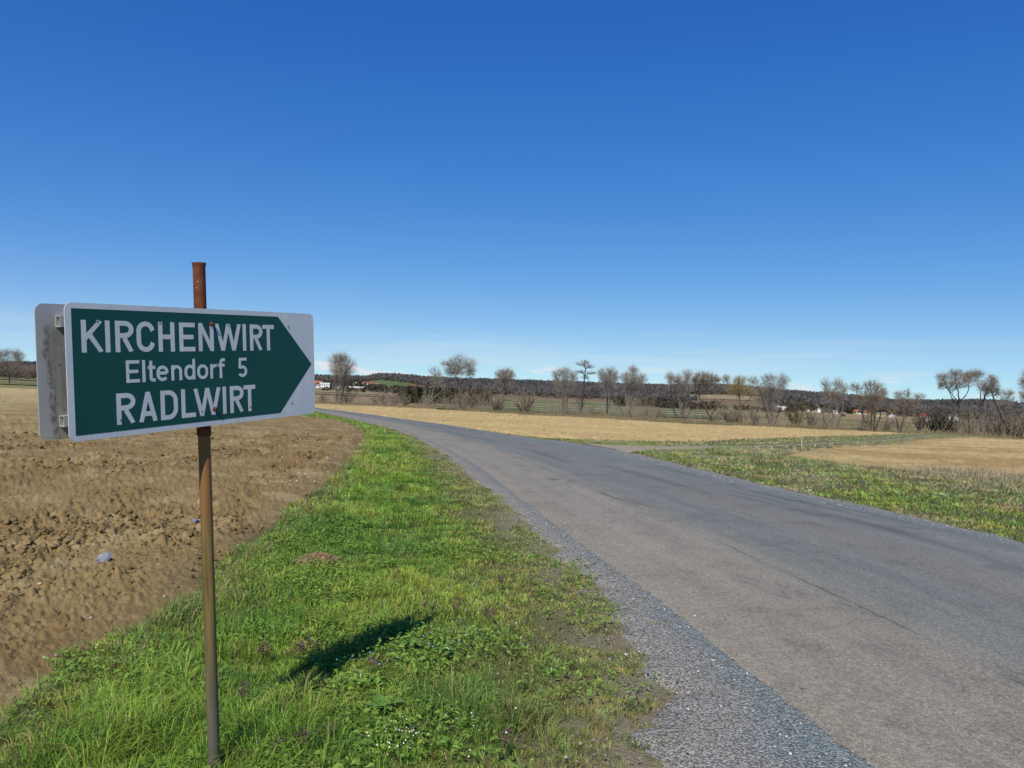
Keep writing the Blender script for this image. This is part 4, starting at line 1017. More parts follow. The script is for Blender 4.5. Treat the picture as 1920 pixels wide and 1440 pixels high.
# ------------------------------------------------------------------ blades: one function for all grass
def blades(name, P, h, w, col, mat, rng, lean=.45, seg=2, clump=0.):
    n = len(P)
    a = rng.uniform(0, 2 * np.pi, n); l = rng.random(n) ** 1.4 * lean * 1.6
    if clump:
        # tufts: blades of one tuft share height, tone and fan out from its middle
        gx = P[:, 0] / clump; gy = P[:, 1] / clump
        gx = gx + (fbm(gx * .7, gy * .7, 2, 401) - .5) * 1.5; gy = gy + (fbm(gx * .7, gy * .7, 2, 402) - .5) * 1.5
        ix = np.floor(gx).astype(np.int64); iy = np.floor(gy).astype(np.int64)
        cx = _hash(ix, iy, 411) * .6 + .2; cy = _hash(ix, iy, 412) * .6 + .2
        dx = gx - ix - cx; dy = gy - iy - cy; dd = np.hypot(dx, dy)
        a = np.arctan2(dy, dx) + rng.normal(size=n) * .7 + (_hash(ix, iy, 413) - .5) * 2
        k = _hash(ix, iy, 414); h = h * (.55 + .9 * k) * (1.15 - .5 * np.clip(dd, 0, .8))
        l = l * .6 + dd * 1.1 + .5 * _hash(ix, iy, 418) ** 2
        col = col * (.72 + .55 * _hash(ix, iy, 415)[:, None]) * np.stack([.85 + .4 * _hash(ix, iy, 416), np.ones(n), np.ones(n)], 1)
    dirv = np.c_[np.cos(a), np.sin(a)]
    b = rng.uniform(0, 2 * np.pi, n); side = np.c_[np.cos(b), np.sin(b), np.zeros(n)] * (w * .5)[:, None]
    if seg == 2:
        mid = P + np.c_[dirv * (h * l * .30)[:, None], h * (.62 - .1 * l)]
        tip = P + np.c_[dirv * (h * l)[:, None], h * np.clip(1 - .45 * l, .35, 1)]
        V = np.stack([P - side, P + side, mid + side * .75, mid - side * .75, tip], 1).reshape(-1, 3)
        o = np.arange(n)[:, None] * 5
        q = o + np.array([[0, 1, 2, 3]]); t = o + np.array([[3, 2, 4]])
        me = np_mesh(name, V, [q, t], col=np.repeat(col, 5, 0))
    else:
        tip = P + np.c_[dirv * (h * l)[:, None], h * np.clip(1 - .3 * l, .35, 1)]
        V = np.stack([P - side, P + side, tip], 1).reshape(-1, 3)
        me = np_mesh(name, V, np.arange(n * 3).reshape(-1, 3), col=np.repeat(col, 3, 0))
    return tag(add_obj(name, me, M[mat]), kind='stuff')

# dry grass under the row of trees
def dry_band():
    rg = np.random.default_rng(77)
    line = np.array([(-62, 182), (-45, 172), (-30, 168), (-17, 164), (-8, 150), (2, 138), (12, 138), (22, 134), (29, 122), (36, 117), (44, 116), (49, 107), (56, 104), (66, 106), (74, 102), (84, 100)], float)
    n = 42000
    s = np.r_[0, np.cumsum(np.hypot(*np.diff(line, axis=0).T))]; u = rg.random(n) * s[-1]
    off = rg.normal(size=n) * 3.2
    x = np.interp(u, s, line[:, 0]) + rg.normal(size=n) * .5; y = np.interp(u, s, line[:, 1]) + off * 1.6
    k = fbm(x * .35, y * .2, 3, 6); m = (~inside(FIELD_A, x, y)) & (~inside(TRACK, x, y)) & (k > .38) & (~inside(FIELD_B, x, y))
    x, y, k = x[m], y[m], k[m]
    h = rg.uniform(.25, .75, len(x)) * (k * 1.5)
    g = (rg.random((len(x), 1)) < .25)
    c = np.where(g, np.array([.10, .125, .04]), np.array([.36, .28, .165])) * rg.uniform(.55, 1.15, (len(x), 1))
    o = blades('dry_grass', np.c_[x, y, terr(x, y) - .03], h, np.full(len(x), .035), c, 'dry_stalk', rg, .35, 1)
    tag(o, 'strip of tall dry grass under the row of bare trees', 'grass')
    # thin whips of undergrowth linking the shrubs
    n = 5200
    u = rg.random(n) * s[-1]; x = np.interp(u, s, line[:, 0]) + rg.normal(size=n); y = np.interp(u, s, line[:, 1]) + rg.normal(size=n) * 3.5 + 2
    k = fbm(x * .22, y * .12, 4, 16); m = (~inside(FIELD_A, x, y)) & (~inside(TRACK, x, y)) & (~inside(FIELD_B, x, y)) & (k > .44)
    x, y, k = x[m], y[m], k[m]
    W_ = Wood(5)
    A = np.c_[x, y, terr(x, y) - .1]; h = rg.uniform(.5, 2.0, len(x)) * (.4 + 1.6 * (k - .40) / .25)
    B = A + np.c_[rg.normal(size=(len(x), 2)) * (h * .35)[:, None], h]
    W_.slivers(A, B, .022)
    for _ in range(7):
        f_ = rg.uniform(.25, .95, (len(x), 1)); P0 = A + (B - A) * f_
        W_.slivers(P0, P0 + (rg.normal(size=(len(x), 3)) * .5 + np.array([0, 0, .5])) * (h * .28)[:, None], .012)
    o = add_obj('undergrowth', W_.mesh('undergrowth'), M['twig_brown'])
    tag(o, 'thin brown undergrowth filling the row between trees and shrubs', 'undergrowth', kind='stuff')
dry_band()
# ------------------------------------------------------------------ verge grass
def verge_pts(rg, n_per_m2, r0, r1, b0, b1):
    area = math.radians(b1 - b0) * (r1 * r1 - r0 * r0) / 2
    n = int(area * n_per_m2)
    b = np.radians(rg.uniform(b0, b1, n)); r = np.sqrt(rg.uniform(r0 * r0, r1 * r1, n))
    return r * np.sin(b), r * np.cos(b)
def allowed(x, y, margin=.0, soft=.1, rg=None):
    """where grass grows: outside road, fields and track"""
    jit = (fbm(x * 3.1, y * 3.1, 4, 141) - .5) * .5
    j2 = (fbm(x * 5.3, y * 5.3, 4, 143, .65) - .5)
    m = (sdist(ROAD_ALL, x, y) + jit * .5 + j2 * .75 < .03)
    m &= (sdist(FIELD_L, x, y) + jit * .6 < .06)
    return m
def tint_grass(x, y, rg, n, v):
    fresh = np.array([.215, .370, .055]); lime = np.array([.330, .455, .080]); deep = np.array([.105, .250, .055]); olive = np.array([.290, .320, .105]); dry = np.array([.40, .33, .18])
    k1 = sst(.35, .65, fbm(x * 1.3, y * 1.3, 4, 151))[:, None]; k2 = sst(.45, .68, fbm(x * .8 + 9, y * .8, 4, 155))[:, None]
    c = fresh * (1 - k1) + lime * k1
    c = c * (1 - k2 * .65) + deep * k2 * .65
    o = np.clip(sst(.55, 1.0, v) * .9 + .45 * (fbm(x * .9, y * .9, 3, 158) - .5), 0, .9)[:, None]
    c = c * (1 - o) + olive * o
    d = (rg.random((n, 1)) < (.06 + .12 * sst(.6, 1, v)[:, None] + .30 * (1 - sst(.02, .16, v))[:, None]))
    c = np.where(d, dry, c)
    return c * rg.uniform(.7, 1.25, (n, 1))
def lateral(x, y):
    dF = linedist(catmull(F, None), x, y); dG = linedist(Gc, x, y)
    return dF / (dF + dG + 1e-6), dF, dG
def left_verge():
    rg = np.random.default_rng(11)
    for bi, (r0, r1, dens, wd, seg) in enumerate([(1.2, 4.6, 8200, .0042, 2), (4.6, 8, 5200, .0052, 2), (8, 15, 2300, .0085, 2), (15, 30, 700, .019, 1), (30, 105, 90, .05, 1)]):
        b0, b1 = [(-46, 26), (-34, 14), (-20, 6), (-14, 1), (-17, -6)][bi]
        x, y = verge_pts(rg, dens, r0, r1, b0, b1)
        m = (y > .8) & (x < 2.5)
        x, y = x[m], y[m]
        m = allowed(x, y) & (~inside(FIELD_A, x, y))
        m &= (linedist(Gc, x, y) < linedist(RGc, x, y)) & (linedist(Lc, x, y) > .12)
        x, y = x[m], y[m]
        v, dF, dG = lateral(x, y)
        # bare, trodden patches by the road
        bare = fbm(x * 2.6, y * 2.6, 4, 161)
        keep = rg.random(len(x)) < np.clip(1.15 - sst(.50, .62, bare) * sst(.5, .85, v) * 1.0 - .25 * sst(.75, 1, v), .14, 1)
        keep &= rg.random(len(x)) < np.clip(1.2 - sst(.58, .72, fbm(x * 1.1 + 5, y * 1.1, 4, 163)) * .8, .1, 1)
        x, y, v, dF, dG = x[keep], y[keep], v[keep], dF[keep], dG[keep]
        tuft = sst(.48, .70, fbm(x * 2.0, y * 2.0, 3, 171))
        tall = np.interp(v, [0, .12, .45, .62, .85, 1], [.060, .075, .056, .042, .028, .022]) * (1 + .9 * tuft * (1 - sst(.6, .8, v)))
        # the long tussocks in the foreground
        for (tx, ty, tr, th_) in [(-.22, 3.87, .22, .10), (-.02, 3.66, .2, .11), (.12, 3.62, .15, .08), (-1.71, 3.24, .3, .12), (-1.5, 3.45, .25, .10), (-2.15, 5.1, .2, .12), (-1.77, 3.85, .25, .06), (-1.0, 3.5, .3, .06), (-2.35, 3.6, .2, .07), (-.9, 3.1, .3, .08)]:
            tall = tall + th_ * np.exp(-((x - tx) ** 2 + (y - ty) ** 2) / tr ** 2)
        h = tall * rg.uniform(.45, 1.15, len(x))
        far_k = 1.0 if r1 < 20 else 1.25
        c = tint_grass(x, y, rg, len(x), v)
        w = wd * rg.uniform(.7, 1.5, len(x))
        o = blades('verge_grass', np.c_[x, y, terr(x, y) - .035], h * far_k + .02, w, c, 'blade', rg, .75, seg, clump=(.085 if r1 < 9 else .16 if r1 < 20 else .3))
        tag(o, ['fresh green grass around the foot of the sign post', 'green grass of the left verge just behind the sign shadow', 'green grass along the inside of the road bend', 'distant grass verge where the road bends left', 'thin far grass edge along the road before the trees'][bi], 'grass')
left_verge()

def right_verge():
    rg = np.random.default_rng(12)
    for bi, (r0, r1, dens, wd, b0, b1, seg) in enumerate([(7, 16, 750, .013, 16, 48, 2), (16, 34, 260, .024, -3, 40, 1), (34, 118, 30, .06, -17, 34, 1)]):
        x, y = verge_pts(rg, dens, r0, r1, b0, b1)
        m = (sdist(ROAD_ALL, x, y) + (fbm(x * 2, y * 2, 3, 5) - .5) * .4 < -.02) & (linedist(RGc, x, y) < linedist(Gc, x, y))
        x, y = x[m], y[m]
        m = (sdist(FIELD_A, x, y) + (fbm(x, y, 3, 8) - .5) * 1.0 < .05) & (sdist(FIELD_B, x, y) + (fbm(x * .8, y * .8, 3, 9) - .5) * 2.4 < .1)
        x, y = x[m], y[m]
        dT = sdist(TRACK, x, y)
        m = (dT < .1) | ((dT > .0) & (rg.random(len(x)) < .4) & (np.abs(dT - .0) > .5))
        m &= ~((y > 105) & (x < 45)) & ~(inside(FIELD_A, x, y))
        x, y = x[m], y[m]
        dB = -sdist(FIELD_B, x, y); dR = linedist(RGc, x, y)
        k = fbm(x * .8, y * .8, 4, 181)
        dryk = np.clip(.16 + .3 * sst(1.5, 5, dR) + sst(.46, .68, k) * .6 + sst(9, 12.5, x) * (1 - sst(1.5, 4.2, dB)) * .8, 0, .9)
        c = np.where((rg.random(len(x)) < dryk)[:, None], np.array([.42, .38, .22]), tint_grass(x, y, rg, len(x), np.full(len(x), .55))) * rg.uniform(.75, 1.2, (len(x), 1))
        h = np.interp(dR, [0, .5, 2, 5], [.025, .04, .06, .075]) * rg.uniform(.5, 1.3, len(x)) * (1 + .5 * sst(.5, .7, k))
        keep = rg.random(len(x)) < np.clip(1.1 - .8 * sst(.55, .7, fbm(x * 1.4, y * 1.4, 4, 186)), .1, 1)
        o = blades('verge_grass', np.c_[x, y, terr(x, y) - .035][keep], h[keep] + .02, wd * rg.uniform(.7, 1.5, keep.sum()), c[keep], 'blade', rg, .7, seg, clump=(.22 if r1 < 20 else .45))
        tag(o, ['patchy grass of the right verge near the road', 'grass between the road and the farm track', 'far grass along the farm track and the field edge'][bi], 'grass')
    # tall bleached stalks between the right verge and its field
    n = 70000
    x = rg.uniform(8.5, 28, n); y = rg.uniform(11, 27, n)
    dB = -sdist(FIELD_B, x, y); kk = fbm(x * .9, y * .9, 4, 191)
    p = np.clip(1.2 - np.abs(dB - .7) / 2.6, 0, 1) * sst(9.5, 13, x) * sst(.33, .55, kk)
    m = (dB > -.9) & (rg.random(n) < p) & (linedist(RGc, x, y) > 1.6)
    x, y = x[m], y[m]
    c = np.where(rg.random((len(x), 1)) < .75, np.array([.42, .36, .245]), np.array([.27, .20, .13])) * rg.uniform(.7, 1.2, (len(x), 1))
    o = blades('dry_stalks', np.c_[x, y, terr(x, y) - .03], rg.uniform(.08, .26, len(x)) * (1 + (rg.random(len(x)) < .12)), np.full(len(x), .0075), c, 'dry_stalk', rg, .5, 2)
    tag(o, 'tall bleached dead stalks beside the right-hand field', 'dry grass')
right_verge()

# ------------------------------------------------------------------ broad leaves, flowers, loose things in the verge
def leaf_scatter():
    rg = np.random.default_rng(21)
    x, y = verge_pts(rg, 2500, 2.6, 9, -38, 12)
    m = allowed(x, y); x, y = x[m], y[m]
    v, dF, dG = lateral(x, y)
    k = fbm(x * 1.5 + 4, y * 1.5, 4, 201)
    m = (rg.random(len(x)) < sst(.42, .62, k) * (1 - .75 * sst(.6, .9, v))) & (linedist(Gc, x, y) < linedist(RGc, x, y)); x, y = x[m], y[m]
    n = len(x)
    a = rg.uniform(0, 2 * np.pi, n); el = rg.uniform(.05, .8, n); l = rg.uniform(.016, .052, n); w = l * rg.uniform(.28, .5, n)
    d = np.c_[np.cos(a) * np.cos(el), np.sin(a) * np.cos(el), np.sin(el)]; s = np.c_[-np.sin(a), np.cos(a), rg.normal(size=n) * .3]
    P = np.c_[x, y, terr(x, y) + rg.uniform(-.01, .055, n)]
    dn = np.array([0, 0, -1.])
    V = np.stack([P, P + d * (l * .45)[:, None] + s * (w * .5)[:, None], P + d * l[:, None] + dn * (l * .25)[:, None], P + d * (l * .45)[:, None] - s * (w * .5)[:, None]], 1).reshape(-1, 3)
    c = (np.array([.245, .420, .085]) * (1 - rg.random((n, 1)) * .5) + np.array([.05, .05, .0]) * rg.random((n, 1)))
    f = np.arange(n)[:, None] * 4
    me = np_mesh('broad_leaves', V, [f + np.array([[0, 1, 2]]), f + np.array([[0, 2, 3]])], col=np.repeat(c, 4, 0))
    tag(add_obj('broad_leaves', me, M['blade']), 'mats of small broad-leaved weeds between the grass', 'weeds', kind='stuff')
leaf_scatter()
simple('petal_white', (.80, .80, .76), .7, .1); simple('petal_blue', (.30, .42, .80), .7, .15); simple('petal_purple', (.13, .045, .10), .7, .45, 60.); simple('leaf_green', (.10, .19, .035), .6, .35, 30.); simple('leaf_bronze', (.12, .09, .05), .7, .4, 40.); simple('stem_green', (.09, .11, .04), .7, .3)
def tiny_flowers(name, label, cat, clusters, mat, size, rg):
    P = []
    for (x, y, sp, n) in clusters: P.append(np.c_[rg.normal(x, sp, n), rg.normal(y, sp * 1.2, n)])
    P = np.vstack(P); n = len(P)
    z_ = terr(P[:, 0], P[:, 1]) + rg.uniform(.035, .085, n)
    Vs = []; Fs = []; cnt = 0
    for i in range(n):
        up_ = np.array([rg.normal() * .3, rg.normal() * .3 - .25, 1.]); up_ /= np.linalg.norm(up_)
        a_ = np.cross(up_, [1, 0, 0]); a_ /= np.linalg.norm(a_); b_ = np.cross(up_, a_); c0 = np.array([P[i, 0], P[i, 1], z_[i]]); s = size * rg.uniform(.7, 1.3)
        ring = [c0 + s * (math.cos(t) * a_ + math.sin(t) * b_) * (1 if k % 2 else .5) + up_ * s * .25 * (k % 2) for k, t in enumerate(np.linspace(0, 2 * np.pi, 11)[:-1])]
        Vs += [c0] + ring 
        Fs += [(cnt, cnt + 1 + k, cnt + 1 + (k + 1) % 10) for k in range(10)]; cnt += 11
    me = np_mesh(name, np.array(Vs), np.array(Fs))
    tag(add_obj(name, me, M[mat]), label, cat, kind='stuff')
rg = np.random.default_rng(31)
tiny_flowers('chickweed_flowers', 'tiny white flowers sprinkled over the verge', 'flowers', [(-.44, 3.33, .08, 46), (-.37, 6.0, .13, 26), (-.14, 5.44, .12, 28), (-.11, 3.38, .12, 18), (.0, 4.3, .35, 22), (-.6, 5.2, .6, 14), (-.2, 3.9, .3, 10)], 'petal_white', .0042, rg)
tiny_flowers('speedwell_flowers', 'tiny sky-blue flowers below the sign shadow', 'flowers', [(-.73, 4.32, .08, 9), (-.34, 4.63, .09, 14), (-.25, 4.74, .08, 8), (-.76, 4.23, .05, 4), (-.82, 3.96, .05, 3), (-.05, 4.9, .2, 8), (-1.0, 3.25, .1, 3)], 'petal_blue', .0048, rg)

def dead_nettle(seed):
    rg = np.random.default_rng(seed)
    e = empty('dead_nettle')
    st = MB(); lf = MB(); fl = MB()
    for k in range(6):
        a = rg.uniform(0, 6.28); o = rg.uniform(.0, .035); x0, y0 = math.cos(a) * o, math.sin(a) * o; h = rg.uniform(.07, .13); tx, ty = x0 * 1.7, y0 * 1.7
        st.add([(x0 - .002, y0, -.02), (x0 + .002, y0, -.02), (tx, ty, h)], [(0, 1, 2)]); st.add([(x0, y0 - .002, -.02), (x0, y0 + .002, -.02), (tx, ty, h)], [(0, 1, 2)])
        for j in range(9):
            t = .45 + .55 * j / 8; b = rg.uniform(0, 6.28); l = .021 * (1.25 - t * .55); cx, cy, cz = x0 + (tx - x0) * t, y0 + (ty - y0) * t, h * t
            dx, dy = math.cos(b), math.sin(b)
            (lf if j < 5 else fl).add([(cx, cy, cz), (cx + dx * l * .5 - dy * l * .4, cy + dy * l * .5 + dx * l * .4, cz + .002), (cx + dx * l, cy + dy * l, cz - l * .5), (cx + dx * l * .5 + dy * l * .4, cy + dy * l * .5 - dx * l * .4, cz + .002)], [(0, 1, 2), (0, 2, 3)])
        for j in range(5):
            b = rg.uniform(0, 6.28); fl.add([(tx, ty, h - .004), (tx + math.cos(b) * .006, ty + math.sin(b) * .006, h + .008), (tx + math.cos(b + .9) * .009, ty + math.sin(b + .9) * .009, h + .001)], [(0, 1, 2)])
    s = st.build('stem', M['stem_green'], e); l = lf.build('leaves', M['leaf_bronze'], e); f_ = fl.build('flower_head', M['petal_purple'], e)
    return e
def copy_tree(o, parent=None):
    c = o.copy(); coll.objects.link(c); c.parent = parent
    for ch in list(o.children): copy_tree(ch, c)
    return c
NET = [(-1.23, 4.33), (-1.18, 4.37), (-1.36, 4.27), (-.95, 3.2), (-1.28, 3.69), (-.57, 5.33), (-.36, 5.35), (-.05, 6.04), (-.12, 5.25), (.05, 3.32), (-.75, 3.36), (-.72, 4.16), (-1.15, 4.41), (-.08, 5.18), (-.86, 3.24), (-.5, 5.3)]
NETW = ['purple dead-nettle left of the lower end of the sign shadow', 'right one of the two close dead-nettles left of the sign shadow', 'outermost dead-nettle left of the sign shadow, nearest the pole', 'purple dead-nettle near the bottom edge right of the pole foot',
        'lone dead-nettle close beside the lower pole', 'dead-nettle at the upper tip of the sign shadow', 'dead-nettle just right of the tip of the sign shadow', 'farthest dead-nettle, up the verge towards the road', 'dead-nettle amid white flowers right of the shadow tip', 'dead-nettle at the bottom of the verge near the bare patches',
        'dead-nettle below the leafy dock near the bottom edge', 'dead-nettle among blue flowers under the sign shadow', 'rearmost of the dead-nettles left of the sign shadow', 'nearer one of two dead-nettles among the white flowers', 'right neighbour of the dead-nettle near the bottom edge', 'nearer one of two dead-nettles at the shadow tip']
protos = [dead_nettle(s) for s in (1, 2, 3)]
for i, (x, y) in enumerate(NET):
    o = protos[i] if i < 3 else copy_tree(protos[i % 3])
    o.location = (x, y, float(terr(x, y)) + .02); o.rotation_euler = (0, 0, i * 1.3); sc = .55 + .35 * ((i * 7) % 5) / 5; o.scale = (sc, sc, sc)
    tag(o, NETW[i], 'plant', 'purple dead-nettles in the verge')

def dock(loc, rz, label, n, size):
    rg = np.random.default_rng(int(size * 1e4) + n)
    e = tag(empty('dock_plant', (loc[0], loc[1], float(terr(*loc))), rz), label, 'plant')
    for k in range(n):
        a = k * 2.4 + rg.uniform(-.3, .3); l = size * rg.uniform(.7, 1.15); w = l * .2; up0 = rg.uniform(.5, 1.1)
        b = MB(); vs = []; m_ = 7
        for i in range(m_):
            t = i / (m_ - 1); r_ = l * (t - .18 * t * t); zz = l * (up0 * t - .75 * up0 * t * t) + .012; ww = w * math.sin(math.pi * min(1, t * .92 + .06)) ** .8
            for s in (-1, 0, 1): vs.append((math.cos(a) * r_ - math.sin(a) * ww * s, math.sin(a) * r_ + math.cos(a) * ww * s, zz + (.22 * ww if s else 0) + .012 * l * math.sin(9 * t + s)))
        b.add(vs, [(i * 3 + j, i * 3 + j + 1, i * 3 + j + 4, i * 3 + j + 3) for i in range(m_ - 1) for j in (0, 1)])
        b.build('leaf', M['leaf_green'], e, True)
dock((-.58, 3.70), .3, 'leafy dock rosette in the grass left of the long tussock', 9, .13)
dock((-.70, 3.98), 1.2, 'smaller dock rosette below the blue flowers', 7, .09)
dock((-.55, 4.62), 2.0, 'dock leaves just right of the middle of the sign shadow', 8, .10)
dock((-.36, 4.52), 2.7, 'bright broad rosette right of the sign shadow', 8, .085)

# ------------------------------------------------------------------ clods, stones and litter
def lumpy(rg, sub=1, j=.28):
    t = (1 + 5 ** .5) / 2
    V = np.array([(-1, t, 0), (1, t, 0), (-1, -t, 0), (1, -t, 0), (0, -1, t), (0, 1, t), (0, -1, -t), (0, 1, -t), (t, 0, -1), (t, 0, 1), (-t, 0, -1), (-t, 0, 1)], float)
    Fc = [(0, 11, 5), (0, 5, 1), (0, 1, 7), (0, 7, 10), (0, 10, 11), (1, 5, 9), (5, 11, 4), (11, 10, 2), (10, 7, 6), (7, 1, 8), (3, 9, 4), (3, 4, 2), (3, 2, 6), (3, 6, 8), (3, 8, 9), (4, 9, 5), (2, 4, 11), (6, 2, 10), (8, 6, 7), (9, 8, 1)]
    V = list(V / np.linalg.norm(V[0]))
    for _ in range(sub):
        cache = {}; nf = []
        def mid(a, b):
            k = (min(a, b), max(a, b))
            if k not in cache:
                q = V[a] + V[b]; V.append(q / np.linalg.norm(q)); cache[k] = len(V) - 1
            return cache[k]
        for a, b, c in Fc:
            ab, bc, ca = mid(a, b), mid(b, c), mid(c, a); nf += [(a, ab, ca), (b, bc, ab), (c, ca, bc), (ab, bc, ca)]
        Fc = nf
    V = np.array(V)
    V = V * (1 + j * rg.normal(size=(len(V), 1)) * .6) * np.array([1, rg.uniform(.7, 1), rg.uniform(.5, .85)])
    return V, np.array(Fc)
def scatter_lumps(name, P, size, variants, mat, rg, label, cat, smooth=False, colors=None):
    Vs, Fs, Cs, cnt = [], [], [], 0
    for i in range(len(P)):
        V, Fc = variants[i % len(variants)]
        a = rg.uniform(0, 6.28); c, s = math.cos(a), math.sin(a); tl = rg.normal() * .4
        Rm = np.array([[c, -s, 0], [s, c, 0], [0, 0, 1]]) @ np.array([[1, 0, 0], [0, math.cos(tl), -math.sin(tl)], [0, math.sin(tl), math.cos(tl)]])
        Vs.append(V @ Rm.T * size[i] + P[i]); Fs.append(Fc + cnt); cnt += len(V)
        if colors is not None: Cs.append(np.repeat(colors[i:i + 1], len(V), 0))
    me = np_mesh(name, np.vstack(Vs), np.vstack(Fs), smooth, col=np.vstack(Cs) if colors is not None else None)
    return tag(add_obj(name, me, M[mat]), label, cat, kind='stuff')
def soil_bits():
    rg = np.random.default_rng(41)
    var = [lumpy(rg, 1, .48) for _ in range(14)]
    x1, y1 = verge_pts(rg, 420, 3.0, 9.5, -37, -12); x2, y2 = verge_pts(rg, 26, 9.5, 26, -37, -8); x = np.r_[x1, x2]; y = np.r_[y1, y2]; pm = rg.permutation(len(x)); x, y = x[pm], y[pm]
    d = sdist(FIELD_L, x, y); zn = zone(x, y, d)
    m = (d > .12) & (rg.random(len(x)) < .15 + .85 * zn); x, y, d, zn = x[m], y[m], d[m], zn[m]
    n = min(len(x), 9000); x, y, d, zn = x[:n], y[:n], d[:n], zn[:n]
    s = (.006 + .022 * rg.random(n) ** 3 * (.5 + .8 * zn)) * np.where(np.hypot(x, y) > 9.5, 1.6, 1.)
    z_ = terr(x, y) + h_left(x, y, d)
    cols = c_left(x, y, d) * rg.uniform(.6, 1.15, (n, 1))
    scatter_lumps('soil_clods', np.c_[x, y, z_ + s * .15], s, var, 'soil', rg, 'crumbly brown clods lying on the near ploughed field', 'clods', colors=cols)
    # pale stones and brick crumbs turned up by the plough
    var0 = [lumpy(rg, 0, .25) for _ in range(6)]
    x, y = verge_pts(rg, 5, 3.2, 26, -37, -8); d = sdist(FIELD_L, x, y); m = d > .1; x, y, d = x[m], y[m], d[m]
    # a patch of white stones by the verge bend
    ex = np.array([-3.35, -3.2, -3.5]); n2 = 110
    t = rg.random(n2); fx = np.interp(t, [0, 1], [-2.95, -3.5]); fy = np.interp(t, [0, 1], [11.2, 15.5]); fx = fx - np.abs(rg.normal(size=n2)) * .45 - .1
    x = np.r_[x, fx]; y = np.r_[y, fy]; d = sdist(FIELD_L, x, y)
    n = len(x); s = rg.uniform(.006, .016, n) * np.where(np.arange(n) >= n - n2, 1.5, 1) * (1 + .012 * np.hypot(x, y)) * rg.uniform(.4, 1.1, n)
    k = rg.random((n, 1))
    cols = np.where(k < .86, np.array([.50, .44, .34]), np.where(k < .96, np.array([.42, .13, .06]), np.array([.25, .2, .15]))) * rg.uniform(.75, 1.1, (n, 1))
    scatter_lumps('field_stones', np.c_[x, y, terr(x, y) + h_left(x, y, d) + s * .25], s, var0, 'stone', rg, 'scattered pale stones and brick crumbs on the ploughed field', 'stones', colors=cols)
t = NT('stone'); a = t.attr('tint'); t.color(t.mix(t.rng(t.noise(90., 4, .6), .3, .7, 0, .5), a, t.mix(1., a, (.7, .7, .7), 'MULTIPLY'))); M['stone'] = t.m
soil_bits()
def pebbles():
    rg = np.random.default_rng(51)
    var0 = [lumpy(rg, 0, .22) for _ in range(8)]
    n0 = 60000
    x, y = verge_pts(rg, 1500, 2.6, 10, -5, 34)
    fG = sdist(ROAD_ALL, x, y); dG = linedist(Gc, x, y); dL = linedist(Lc, x, y)
    onsh = inside(np.vstack([Gc, Lc[::-1]]), x, y)
    fr = dG / (dG + dL + 1e-6)
    p = np.where(onsh, .12 + .88 * sst(.45, .8, fr) * (.5 + .5 * sst(.4, .6, fbm(x * 2, y * 2, 3, 5))), np.where((dL < .14), .10 * (1 - dL / .14), np.where(dG < .6, .16 * (1 - dG / .6), 0)))
    m = rg.random(len(x)) < p; x, y = x[m], y[m]; n = min(len(x), 12000); x, y = x[:n], y[:n]
    s = .0028 + .0085 * rg.random(n) ** 4
    k = rg.random((n, 1))
    cols = np.where(k < .5, np.array([.20, .22, .22]), np.where(k < .84, np.array([.31, .30, .275]), np.array([.50, .50, .48]))) * rg.uniform(.7, 1.2, (n, 1))
    scatter_lumps('loose_chippings', np.c_[x, y, terr(x, y) + .012 + s * .2], s, var0, 'stone', rg, 'loose grey chippings along the near road edge', 'gravel', colors=cols)
    # far side shoulder
    x, y = verge_pts(rg, 90, 9, 24, 8, 40)
    m = inside(np.vstack([RRc, RGc[::-1]]), x, y); x, y = x[m], y[m]; n = min(len(x), 3000); x, y = x[:n], y[:n]
    s = .006 + .008 * rg.random(n) ** 2; k = rg.random((n, 1))
    cols = np.where(k < .6, np.array([.17, .18, .185]), np.array([.42, .42, .40])) * rg.uniform(.7, 1.2, (n, 1))
    scatter_lumps('loose_chippings', np.c_[x, y, terr(x, y) + .010 + s * .2], s, var0, 'stone', rg, 'loose chippings along the far edge of the road', 'gravel', colors=cols)
pebbles()
def molehill():
    rg = np.random.default_rng(61)
    e = tag(empty('molehill', (-1.71, 6.8, float(terr(-1.71, 6.8)) - .02)), 'small brown molehill of crumbly earth in the green verge', 'molehill')
    n = 9; m_ = 28; V = []; 
    for i in range(n):
        t = i / (n - 1)
        for j in range(m_):
            a = 2 * math.pi * j / m_; r_ = .19 * t * (1 + .2 * math.sin(2 * a + 1) + .12 * math.sin(5 * a))
            V.append((math.cos(a) * r_ * 1.25, math.sin(a) * r_ * .9, .085 * (1 - t ** 1.6) + .02 * rg.random() * (1 - t) + (-.03 if i == n - 1 else 0)))
    Fq = [(i * m_ + j, i * m_ + (j + 1) % m_, (i + 1) * m_ + (j + 1) % m_, (i + 1) * m_ + j) for i in range(n - 1) for j in range(m_)]
    b = MB(); b.add(V, [f[::-1] for f in Fq]); b.build('mound', M['clod'], e)
    var = [lumpy(rg, 1, .3) for _ in range(5)]; Vs, Fs, cnt = [], [], 0
    for i in range(150):
        a = rg.uniform(0, 6.28); r_ = .21 * rg.random() ** .6; x, y = math.cos(a) * r_ * 1.25, math.sin(a) * r_ * .9
        Vv, Fc = var[i % 5]; s = rg.uniform(.008, .024); Vs.append(Vv * s + np.array([x, y, .085 * max(0, 1 - (r_ / .19) ** 1.6) + s * .3])); Fs.append(Fc + cnt); cnt += len(Vv)
    o = add_obj('earth_crumbs', np_mesh('earth_crumbs', np.vstack(Vs), np.vstack(Fs)), M['clod'], e); o['kind'] = 'stuff'
molehill()
